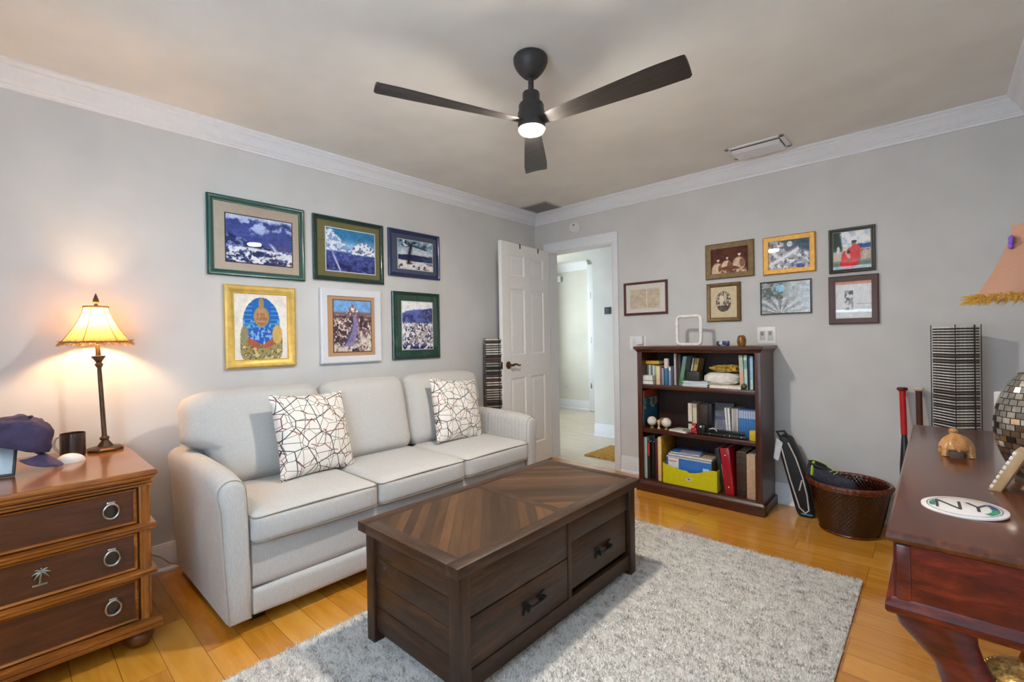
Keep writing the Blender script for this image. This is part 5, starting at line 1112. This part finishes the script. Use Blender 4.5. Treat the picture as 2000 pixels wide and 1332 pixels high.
# ------------------------------------------------------------------ bag, basket, shoe, bats
bagpoly = [(2.238, 0.515), (2.300, 0.505), (2.345, 0.40), (2.400, 0.22), (2.432, 0.02), (2.418, 0.0), (2.345, 0.0), (2.330, 0.03), (2.290, 0.20), (2.240, 0.40)]
bag = thing('sports_bag', 'tall narrow black bag with white piping leaning on the wall right of the bookcase', 'bag', (2.34, -0.15, 0))
b = MB(); b.prism([(x-2.34, z) for x, z in bagpoly], -0.05, 0.06, 'y', bev=0.014); b.build('body', P((26, 27, 33), 0.6, 0, 0, 0.12), bag, ang=50)
b = MB()
for line in ([(2.252, 0.44), (2.300, 0.24), (2.352, 0.06), (2.385, 0.03)], [(2.292, 0.475), (2.335, 0.38), (2.372, 0.26), (2.395, 0.15), (2.405, 0.05), (2.385, 0.03)], [(2.352, 0.17), (2.368, 0.24)]):
    b.tube([(x-2.34, -0.051, z) for x, z in line], 0.0045, 6)
b.build('piping', P((206, 200, 192), 0.6), bag)
b = MB(); b.box((0.02, -0.054, 0.018), (0.085, -0.045, 0.026), 0.003); b.build('blue_hem', P((70, 150, 190), 0.6), bag)
b = MB(); b.prism([(2.205-2.34, 0.36), (2.235-2.34, 0.345), (2.262-2.34, 0.47), (2.226-2.34, 0.50)], -0.058, -0.052, 'y'); b.build('tag', P((206, 210, 216), 0.6), bag)
b = MB(); b.tube([(-0.10, -0.02, 0.50), (-0.118, -0.03, 0.535), (-0.075, -0.03, 0.545), (-0.045, -0.02, 0.50)], 0.008, 8); b.build('strap', MBLACK, bag)

bsk = thing('basket', 'glossy dark brown woven oval basket on the floor right of the bookcase', 'basket', (2.622, -0.262, 0))
MWICK = P((44, 17, 9), 0.22, 0, 0.5, 0.4, 30)
t = bmesh.new(); nT, nZ = 220, 44; rows = []
def bprof(s): return 0.138+0.058*s**0.8
for side in (0, 1):
    rr_ = []
    for i in range(nZ+1):
        s = i/nZ; z = 0.004+0.286*s; ring = []
        for k in range(nT):
            q = 2*PI*k/nT; wv_ = 0.0035*math.sin(q*55)*(1 if (i//2) % 2 else -1)
            r = bprof(s)-(0.010 if side else 0)+wv_
            ring.append(t.verts.new((r*math.cos(q)*1.03, r*math.sin(q)*0.97, z)))
        rr_.append(ring)
    rows.append(rr_)
for rr_ in rows:
    for a, c in zip(rr_, rr_[1:]):
        for k in range(nT): t.faces.new((a[k], a[(k+1) % nT], c[(k+1) % nT], c[k]))
b = MB(); b.join(t); b.lathe([(0.0, 0.004), (0.136, 0.004), (0.136, 0.012), (0.0, 0.012)], 40, cap=False); b.build('woven_body', MWICK, bsk, ang=70)
b = MB()
for rad, z, r in ((0.199, 0.292, 0.013), (0.193, 0.276, 0.010)):
    pts = [((rad+0.002*math.sin(q*40))*math.cos(q)*1.03, (rad+0.002*math.sin(q*40))*math.sin(q)*0.97, z) for q in np.linspace(0, 2*PI, 160, endpoint=False)]
    b.tube(pts, r, 8, closed=True)
b.build('rim', P((92, 36, 14), 0.25, 0, 0.4, 0.25, 40), bsk)
b = MB(); b.tube([(0.140*math.cos(q)*1.03, 0.140*math.sin(q)*0.97, 0.008) for q in np.linspace(0, 2*PI, 80, endpoint=False)], 0.008, 8, closed=True); b.build('base_ring', P((92, 36, 14), 0.25, 0, 0.4, 0.25, 40), bsk)
# sneaker resting in the basket
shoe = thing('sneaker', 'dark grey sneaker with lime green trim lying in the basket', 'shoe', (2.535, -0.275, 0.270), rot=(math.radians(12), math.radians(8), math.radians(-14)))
def foot_ring(s, zf, k):
    L_ = 0.27; x = -L_/2+L_*s; w = 0.050*(math.sin(PI*min(1, max(0.0, s*0.94+0.04)))**0.5)*(0.86+0.22*s); return x, w
b = MB(); rings = []
for i in range(13):
    s = i/12; x, w = foot_ring(s, 0, 0); w = max(0.008, w); rings.append([V((x, -w, 0)), V((x, w, 0)), V((x, w*0.97, 0.026)), V((x, -w*0.97, 0.026))])
b.loft(rings); b.build('sole', P((44, 46, 60), 0.6), shoe, ang=50)
def top_h(s): return float(np.interp(s, [0, 0.06, 0.30, 0.42, 0.62, 0.80, 0.93, 1.0], [0.060, 0.078, 0.074, 0.074, 0.056, 0.044, 0.034, 0.012]))
b = MB(); rings = []
for i in range(19):
    s = i/18; x, w = foot_ring(s, 0, 0); w = max(0.006, w*0.95); h = top_h(s)
    rings.append([V((x, w*math.cos(q)*(1-0.22*math.sin(q)), 0.024+h*math.sin(q)**0.8)) for q in np.linspace(0, PI, 15)])
b.loft(rings); b.build('upper', P((50, 50, 60), 0.85, 0, 0, 0.2, 60), shoe, ang=60)
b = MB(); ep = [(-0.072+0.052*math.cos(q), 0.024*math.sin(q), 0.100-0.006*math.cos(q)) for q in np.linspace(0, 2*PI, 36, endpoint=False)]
b.prism([(x, y) for x, y, z in ep], 0.085, 0.1005, 'z'); b.build('opening_shade_disc', P((16, 16, 20), 0.9), shoe)  # solid black disc paints the shade inside the shoe
b = MB(); b.tube(ep, 0.007, 8, closed=True); b.build('collar', P((44, 46, 58), 0.8), shoe)
b = MB(); b.tube([(x, y*1.12, z+0.004) for x, y, z in ep[:19]], 0.0042, 6)
for s0, s1 in ((0.10, 0.15),):
    pts = []
    for j, q in enumerate(np.linspace(0.05, PI-0.05, 14)):
        s = s0+(s1-s0)*j/13; x, w = foot_ring(s, 0, 0); h = top_h(s); pts.append((x, w*0.98*math.cos(q)*(1-0.22*math.sin(q)), 0.026+h*1.03*math.sin(q)**0.8))
    b.tube(pts, 0.0085, 6)
for s0 in (0.50, 0.58):
    x, w = foot_ring(s0, 0, 0); b.tube([(x, -w*0.5, 0.026+top_h(s0)*0.93), (x+0.01, 0, 0.026+top_h(s0)*1.0), (x, w*0.5, 0.026+top_h(s0)*0.93)], 0.003, 6)
b.build('lime_trim', P((166, 206, 60), 0.6), shoe)

def bat(label, xt, xb, y_t, y_b, h, grip, body, knob):
    t = thing('baseball_bat', label, 'bat', (xb, y_b, 0)); d = V((xt-xb, y_t-y_b, h)); Lb = d.length; m = d.to_track_quat('Z', 'Y').to_matrix().to_4x4()
    b = MB(); b.lathe([(0.0, 0.0), (0.028, 0.004), (0.033, 0.02), (0.033, 0.25), (0.026, 0.42), (0.016, 0.55), (0.0125, Lb-0.28)], 24, m, cap=False); b.build('barrel', body, t)
    b = MB(); b.lathe([(0.0135, Lb-0.28), (0.0150, Lb-0.275), (0.0150, Lb-0.03), (0.017, Lb-0.022)], 20, m); b.build('grip', grip, t)
    b = MB(); b.lathe([(0.016, Lb-0.022), (0.0255, Lb-0.014), (0.0265, Lb-0.006), (0.023, Lb), (0.0, Lb+0.001)], 24, m, cap=False); b.build('knob', knob, t)
bat('baseball bat with bright red grip and dark knob leaning on the wall behind the desk', 2.868, 2.893, -0.060, -0.20, 0.860, P((190, 22, 24), 0.6), P((36, 34, 36), 0.35), P((92, 20, 24), 0.5))
bat('baseball bat with brown leather grip and pale knob beside the cd rack', 2.942, 2.957, -0.060, -0.24, 0.864, P((82, 40, 28), 0.7), P((206, 176, 130), 0.4), P((216, 200, 180), 0.5))

# ------------------------------------------------------------------ cd racks
def cd_meshes(sx, sy, h, cols, tag_):
    out = []
    for c, lab in cols:
        b = MB(); b.box((-sx/2+0.001, -sy/2+0.001, 0), (sx/2-0.001, sy/2-0.001, h*0.46)); b.box((-sx/2, -sy/2, h*0.42), (sx/2, sy/2, h), 0.0007, 1)  # black tray half also paints the dark gaps between cases
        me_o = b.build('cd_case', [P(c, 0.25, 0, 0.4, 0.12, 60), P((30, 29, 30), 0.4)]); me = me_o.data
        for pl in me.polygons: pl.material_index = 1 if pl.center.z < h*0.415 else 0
        bpy.data.objects.remove(me_o); out.append(me)
    return out
def cd_rack(name, label, loc, rz, sx, sy, zbase, zlo, zhi, pitch, hcase, cols, clabel, group, jitter=0.0):
    t = thing(name, label, 'rack', loc, rz); b = MB()
    for x in (-1, 1):
        for y in (-1, 1): b.tube([(x*(sx/2+0.004), y*(sy/2+0.004), 0), (x*(sx/2+0.004), y*(sy/2+0.004), zhi+0.002)], 0.002, 6)
    b.build('upright', MBLACK, t)
    b = MB(); b.box((-sx/2-0.02, -sy/2-0.02, 0), (sx/2+0.02, sy/2+0.02, 0.012), 0.003); b.build('foot_plate', MBLACK, t)
    b = MB(); b.tube([(0.0, -sy/2-0.006, 0.01), (0.0, -sy/2-0.006, zhi)], 0.0035, 6) if False else None
    b.tube([(sx*0.25, -sy/2-0.006, 0.01), (sx*0.25, -sy/2-0.006, zhi)], 0.0032, 6); b.build('front_rod', MBLACK, t)
    z = zlo; b = MB()
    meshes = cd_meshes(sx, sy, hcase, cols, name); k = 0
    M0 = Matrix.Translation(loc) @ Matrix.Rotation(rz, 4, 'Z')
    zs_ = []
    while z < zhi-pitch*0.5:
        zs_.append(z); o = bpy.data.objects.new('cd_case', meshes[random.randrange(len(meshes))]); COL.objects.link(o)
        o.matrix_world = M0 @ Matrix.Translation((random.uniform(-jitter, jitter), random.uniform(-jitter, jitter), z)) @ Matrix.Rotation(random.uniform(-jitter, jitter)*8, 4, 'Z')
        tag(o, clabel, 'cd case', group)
        for s in (-1, 1): b.tube([(s*(sx/2+0.002), -sy/2, z-0.0012), (s*(sx/2+0.002), sy/2, z-0.0012)], 0.0009, 4)
        z += pitch
    b.build('wire_slot', MBLACK, t)
cd_rack('cd_rack', 'tall black wire rack packed with cds standing behind the far end of the desk', (3.098, -0.175, 0), math.radians(40), 0.125, 0.142, 0, 0.56, 1.225, 0.0153, 0.0138,
        [((226, 224, 218), 'x'), ((206, 202, 196), 'x'), ((216, 212, 206), 'x'), ((130, 124, 120), 'x'), ((226, 222, 216), 'x'), ((236, 234, 230), 'x')], 'cd case lying in the wire rack behind the desk', 'cd cases in the rack behind the desk', 0.001)
cd_rack('media_rack', 'narrow dark wire rack of stacked cases between sofa and open door', (0.165, -0.800, 0), math.radians(52), 0.150, 0.130, 0, 0.60, 1.200, 0.0205, 0.0190,
        [((196, 190, 182), 'x'), ((90, 60, 52), 'x'), ((44, 40, 40), 'x'), ((206, 190, 176), 'x'), ((150, 150, 140), 'x'), ((170, 160, 150), 'x')], 'stacked case in the dark rack between sofa and door', 'cases in the rack by the door', 0.003)

# ------------------------------------------------------------------ desk
DC = [(46, 7, 3), (92, 20, 9), (138, 48, 20)]
MDX = wood('redwood_x', DC, (1.4, 6, 6), 3, 0.28, 0.35, 1.2); MDY = wood('redwood_top', [(58, 27, 15), (88, 43, 25), (118, 64, 38)], (6, 1, 6), 2.2, 0.25, 0.4, 0.8)
DY0, DY1, DXF, DXB = -2.445, -0.953, 2.936, 3.36; DT = 0.78
dk = thing('desk', 'red-brown console desk with cabriole legs along the right wall', 'desk', ((DXF+DXB)/2, (DY0+DY1)/2, 0))
hx, hy = (DXB-DXF)/2, (DY1-DY0)/2
def slab(rows, nm, mt):
    b = MB(); b.loft([[V((-hx+e, -hy+e, z)), V((hx-e, -hy+e, z)), V((hx-e, hy-e, z)), V((-hx+e, hy-e, z))] for e, z in rows]); b.build(nm, mt, dk, ang=30)
slab(((0.018, DT-0.030), (0.010, DT-0.027), (0.004, DT-0.022), (0.0, DT-0.014), (0.001, DT-0.006), (0.006, DT-0.001), (0.010, DT)), 'top', MDY)
slab(((0.012, 0.628), (0.012, 0.754)), 'apron', MDX)
slab(((0.010, 0.606), (0.002, 0.608), (-0.002, 0.614), (-0.002, 0.624), (0.002, 0.630), (0.006, 0.633), (0.010, 0.640)), 'lower_molding', MDX)
for sy in (-1, 1):
    b = MB(); b.box((-hx+0.055, sy*(hy-0.0125), 0.650), (hx-0.02, sy*(hy-0.006), 0.742), 0.003) if False else None
    b.box((-hx+0.016, sy*(hy-0.018), 0.636), (-hx+0.040, sy*(hy-0.008), 0.752), 0.003); b.build('end_stile', MDX, dk)
for sx in (-1, 1):
    for sy in (-1, 1):
        b = MB(); cl = [(0.070, 0.612, 0.066), (0.062, 0.595, 0.070), (0.066, 0.570, 0.068), (0.080, 0.545, 0.060), (0.106, 0.505, 0.050), (0.120, 0.42, 0.040), (0.096, 0.30, 0.031), (0.084, 0.18, 0.028), (0.062, 0.09, 0.028), (0.040, 0.04, 0.034), (0.034, 0.015, 0.040), (0.036, 0.0, 0.036)]
        rings = []
        for d_, z_, w_ in cl:
            cx_, cy_ = sx*(hx-d_-0.012), sy*(hy-d_*0.35-0.028); 
            rings.append([V((cx_+w_*math.cos(q)*0.9, cy_+min(w_, 0.036)*math.sin(q)*0.62, z_)) for q in np.linspace(0, 2*PI, 14, endpoint=False)])
        b.loft(rings); b.build('leg', MDX, dk)
# things on the desk
tu = thing('carved_turtle', 'carved honey-coloured wooden turtle on the desk', 'figurine', (3.066, -1.545, DT), rz=math.radians(6))
tu.scale = (0.80, 0.80, 0.80)
MTU = wood('carved_wood', [(150, 96, 48), (186, 130, 74), (206, 156, 98)], (3, 3, 8), 9, 0.35, 0.2)
b = MB(); t = bmesh.new(); bmesh.ops.create_uvsphere(t, u_segments=36, v_segments=20, radius=1)
for v in t.verts:
    c = v.co; rg = 1+0.05*math.cos(6*math.atan2(c.y, c.x)); k = max(0, c.z)
    v.co = V((c.x*0.054*rg*(1-0.12*k), c.y*0.066*rg*(1-0.12*k), 0.032+(c.z*0.056 if c.z > 0 else c.z*0.016)))
b.join(t); b.build('shell', MTU, tu)
for sx in (-1, 1):
    for sy in (-1, 1):
        b = MB(); b.tube([(sx*0.026, sy*0.034, 0.044), (sx*0.037, sy*0.042, 0.030), (sx*0.039, sy*0.044, 0.012), (sx*0.039, sy*0.046, 0.0)], [0.016, 0.015, 0.012, 0.013], 12); b.build('leg', MTU, tu)
b = MB(); b.tube([(0, 0.05, 0.050), (0.0, 0.066, 0.068), (0, 0.070, 0.078)], [0.016, 0.015, 0.013], 12); b.ball((0, 0.074, 0.086), 0.016, 16, 12, (1, 1.25, 0.8)); b.build('head', MTU, tu)
b = MB(); b.tube([(0, -0.055, 0.034), (0, -0.074, 0.026)], [0.009, 0.003], 8); b.build('tail', MTU, tu)
# oval decal plate with letters
nyt = thing('oval_sign', 'white oval sign with dark letters NY lying near the front edge of the desk', 'sign', (3.062, -2.196, DT), rot=(math.radians(3), math.radians(-2), math.radians(2)))
b = MB(); M_ = Matrix.Diagonal((0.074, 0.067, 1, 1)) 
b.lathe([(1.0, 0.003), (1.0, 0.0065), (0.99, 0.007), (0.0, 0.007)], 64, M_, cap=False); b.lathe([(1.0, 0.003), (0.0, 0.003)], 64, M_, cap=False); b.build('oval_plate', P((236, 228, 224), 0.35, 0, 0.2, 0.01), nyt)
def ring_band(r0, r1, z, mt, nm, a0=0, a1=2*PI):
    b = MB(); t = bmesh.new(); qs = np.linspace(a0, a1, 60); A = [t.verts.new((0.074*r0*math.cos(q), 0.067*r0*math.sin(q), z)) for q in qs]; B_ = [t.verts.new((0.074*r1*math.cos(q), 0.067*r1*math.sin(q), z)) for q in qs]
    for k in range(59): t.faces.new((A[k], A[k+1], B_[k+1], B_[k]))
    b.join(t); b.build(nm, mt, nyt)
ring_band(0.84, 0.87, 0.0074, P((120, 120, 136), 0.5), 'border_line')
ring_band(0.62, 0.80, 0.0074, P((62, 140, 110), 0.5, var=0.3, nscale=90), 'green_hills', -0.80, 0.35); ring_band(0.66, 0.80, 0.0076, P((46, 64, 120), 0.5), 'blue_peak', 0.10, 0.70); ring_band(0.66, 0.80, 0.0074, P((66, 128, 110), 0.5, var=0.3, nscale=90), 'green_hills', PI-0.55, PI+0.25)
def text(txt, size, loc, mt, nm, par, bold=0.0, sxy=(1, 1)):
    c = bpy.data.curves.new(nm, 'FONT'); c.body = txt; c.size = size; c.align_x = 'CENTER'; c.align_y = 'CENTER'; c.extrude = 0.0003; c.offset = bold
    o = bpy.data.objects.new(nm, c); COL.objects.link(o); bpy.context.view_layer.update()
    me = bpy.data.meshes.new_from_object(o.evaluated_get(bpy.context.evaluated_depsgraph_get())); bpy.data.objects.remove(o)
    o = obj(nm, me, mt, par, loc); o.scale = (sxy[0], sxy[1], 1); return o
text('NY', 0.072, (-0.004, 0.002, 0.0078), P((62, 60, 66), 0.5), 'lettering', nyt, -0.0008, (1.0, 1.1))
# mirrored lamp
MMIR = P((190, 186, 178), 0.12, 1.0, 0, 0.10, 60)
l2 = thing('mosaic_lamp', 'unlit lamp with silver mosaic base and straw-fringed pink shade on the desk', 'lamp', (3.222, -1.80, DT))
b = MB()
for i in range(17):
    s0, s1 = i/17, (i+0.86)/17
    def rad(s): return 0.030+0.058*math.sin(PI*min(1, (s*0.93+0.04)))**0.75
    z0, z1 = 0.01+s0*0.285, 0.01+s1*0.285; n = 26
    for k in range(n):
        q0, q1 = 2*PI*(k+0.04+(0.5 if i % 2 else 0))/n, 2*PI*(k+0.94+(0.5 if i % 2 else 0))/n
        ra, rb = rad(s0), rad(s1)
        t = bmesh.new(); P_ = lambda r, q, z: (r*math.cos(q), r*math.sin(q), z)
        vs = [t.verts.new(P_(ra, q0, z0)), t.verts.new(P_(ra, q1, z0)), t.verts.new(P_(rb, q1, z1)), t.verts.new(P_(rb, q0, z1))]
        vi = [t.verts.new(P_(ra-0.004, q0, z0)), t.verts.new(P_(ra-0.004, q1, z0)), t.verts.new(P_(rb-0.004, q1, z1)), t.verts.new(P_(rb-0.004, q0, z1))]
        t.faces.new(vs)
        for j in range(4): t.faces.new((vs[j], vs[(j+1) % 4], vi[(j+1) % 4], vi[j]))
        b.join(t)
b.build('mosaic_tiles', MMIR, l2, smooth=False)
b = MB(); b.lathe([(0.045, 0), (0.046, 0.008), (0.034, 0.012)]+[(0.028+0.056*math.sin(PI*min(1, (s*0.93+0.04)))**0.75, 0.012+s*0.283) for s in np.linspace(0, 1, 14)]+[(0.012, 0.30), (0.010, 0.34), (0.008, 0.50), (0.004, 0.505), (0.004, 0.70)], 32); b.build('body', P((70, 62, 54), 0.5), l2)
b = MB(); t = bmesh.new(); n = 48; rings = []
for i in range(13):
    s = i/12; r = 0.045+0.080*(1-s)**1.5; z = 0.500+0.20*s; rings.append([t.verts.new((r*math.cos(2*PI*k/n), r*math.sin(2*PI*k/n), z)) for k in range(n)])
for a, c in zip(rings, rings[1:]):
    for k in range(n): t.faces.new((a[k], a[(k+1) % n], c[(k+1) % n], c[k]))
b.join(t); s2 = b.build('lamp_shade', m_shade('rose_shade', (214, 166, 140), (206, 160, 136)), l2)
b = fringe_mesh(0.125, 0.503, 700, 0.016, 0.030, 9, 0.45); b.build('straw_fringe', P((206, 160, 60), 0.9), s2)
b = MB(); fa = math.radians(215)
for k in range(6):
    q = 2*PI*k/6; b.ball((0.056*math.cos(fa)-0.004, 0.056*math.sin(fa)+0.010*math.cos(q), 0.652+0.012*math.sin(q)), 0.009, 10, 8, (0.6, 1, 1))
b.build('flower', P((112, 70, 170), 0.7), s2)
b = MB(); b.lathe([(0.0, 0.0), (0.036, 0.0), (0.038, 0.004), (0.038, 0.165), (0.034, 0.170), (0.0, 0.170)], 32, cap=False); tag(b.build('white_canister', P((226, 224, 222), 0.35, 0, 0.1, 0.01), None, (3.225, -1.03, DT)), 'plain white canister at the far end of the desk behind the mosaic lamp', 'canister')
wl = thing('leaning_plaque', 'small wooden plaque with a white dotted edge leaning back beside the mosaic lamp', 'plaque', (3.115, -1.965, DT), rot=(0, math.radians(24), math.radians(-14)))
b = MB(); b.box((0, 0, 0), (0.022, 0.055, 0.125), 0.002); b.build('board', P((190, 150, 104), 0.5), wl)
b = MB()
for k in range(8): b.box((-0.0012, -0.0012, 0.008+k*0.0145), (0.005, 0.004, 0.017+k*0.0145), 0.0005)
b.build('dotted_edge', P((232, 228, 220), 0.5), wl)
# ornate metal vessel under the desk
ur = thing('metal_urn', 'embossed brass and silver urn foot on the floor under the desk', 'urn', (3.250, -1.375, 0))
MBR = P((176, 146, 92), 0.28, 0.9, 0, 0.35, 60, 0.4)
b = MB(); b.lathe([(0.0, 0.0), (0.118, 0.0), (0.124, 0.006), (0.120, 0.014), (0.110, 0.020), (0.098, 0.034), (0.070, 0.050), (0.040, 0.064), (0.030, 0.075)], 48, cap=False); b.build('foot', MBR, ur)
b = MB()
for k in range(40): q = 2*PI*k/40; b.ball((0.117*math.cos(q), 0.117*math.sin(q), 0.012), 0.0085, 8, 6)
b.build('bead_rim', MBR, ur)
b = MB(); b.lathe([(0.030, 0.072), (0.034, 0.080), (0.028, 0.10), (0.034, 0.14), (0.070, 0.19), (0.088, 0.25), (0.080, 0.31), (0.050, 0.35), (0.042, 0.38), (0.050, 0.40)], 40); b.build('body', P((140, 82, 44), 0.3, 0.85, 0, 0.25, 50), ur)
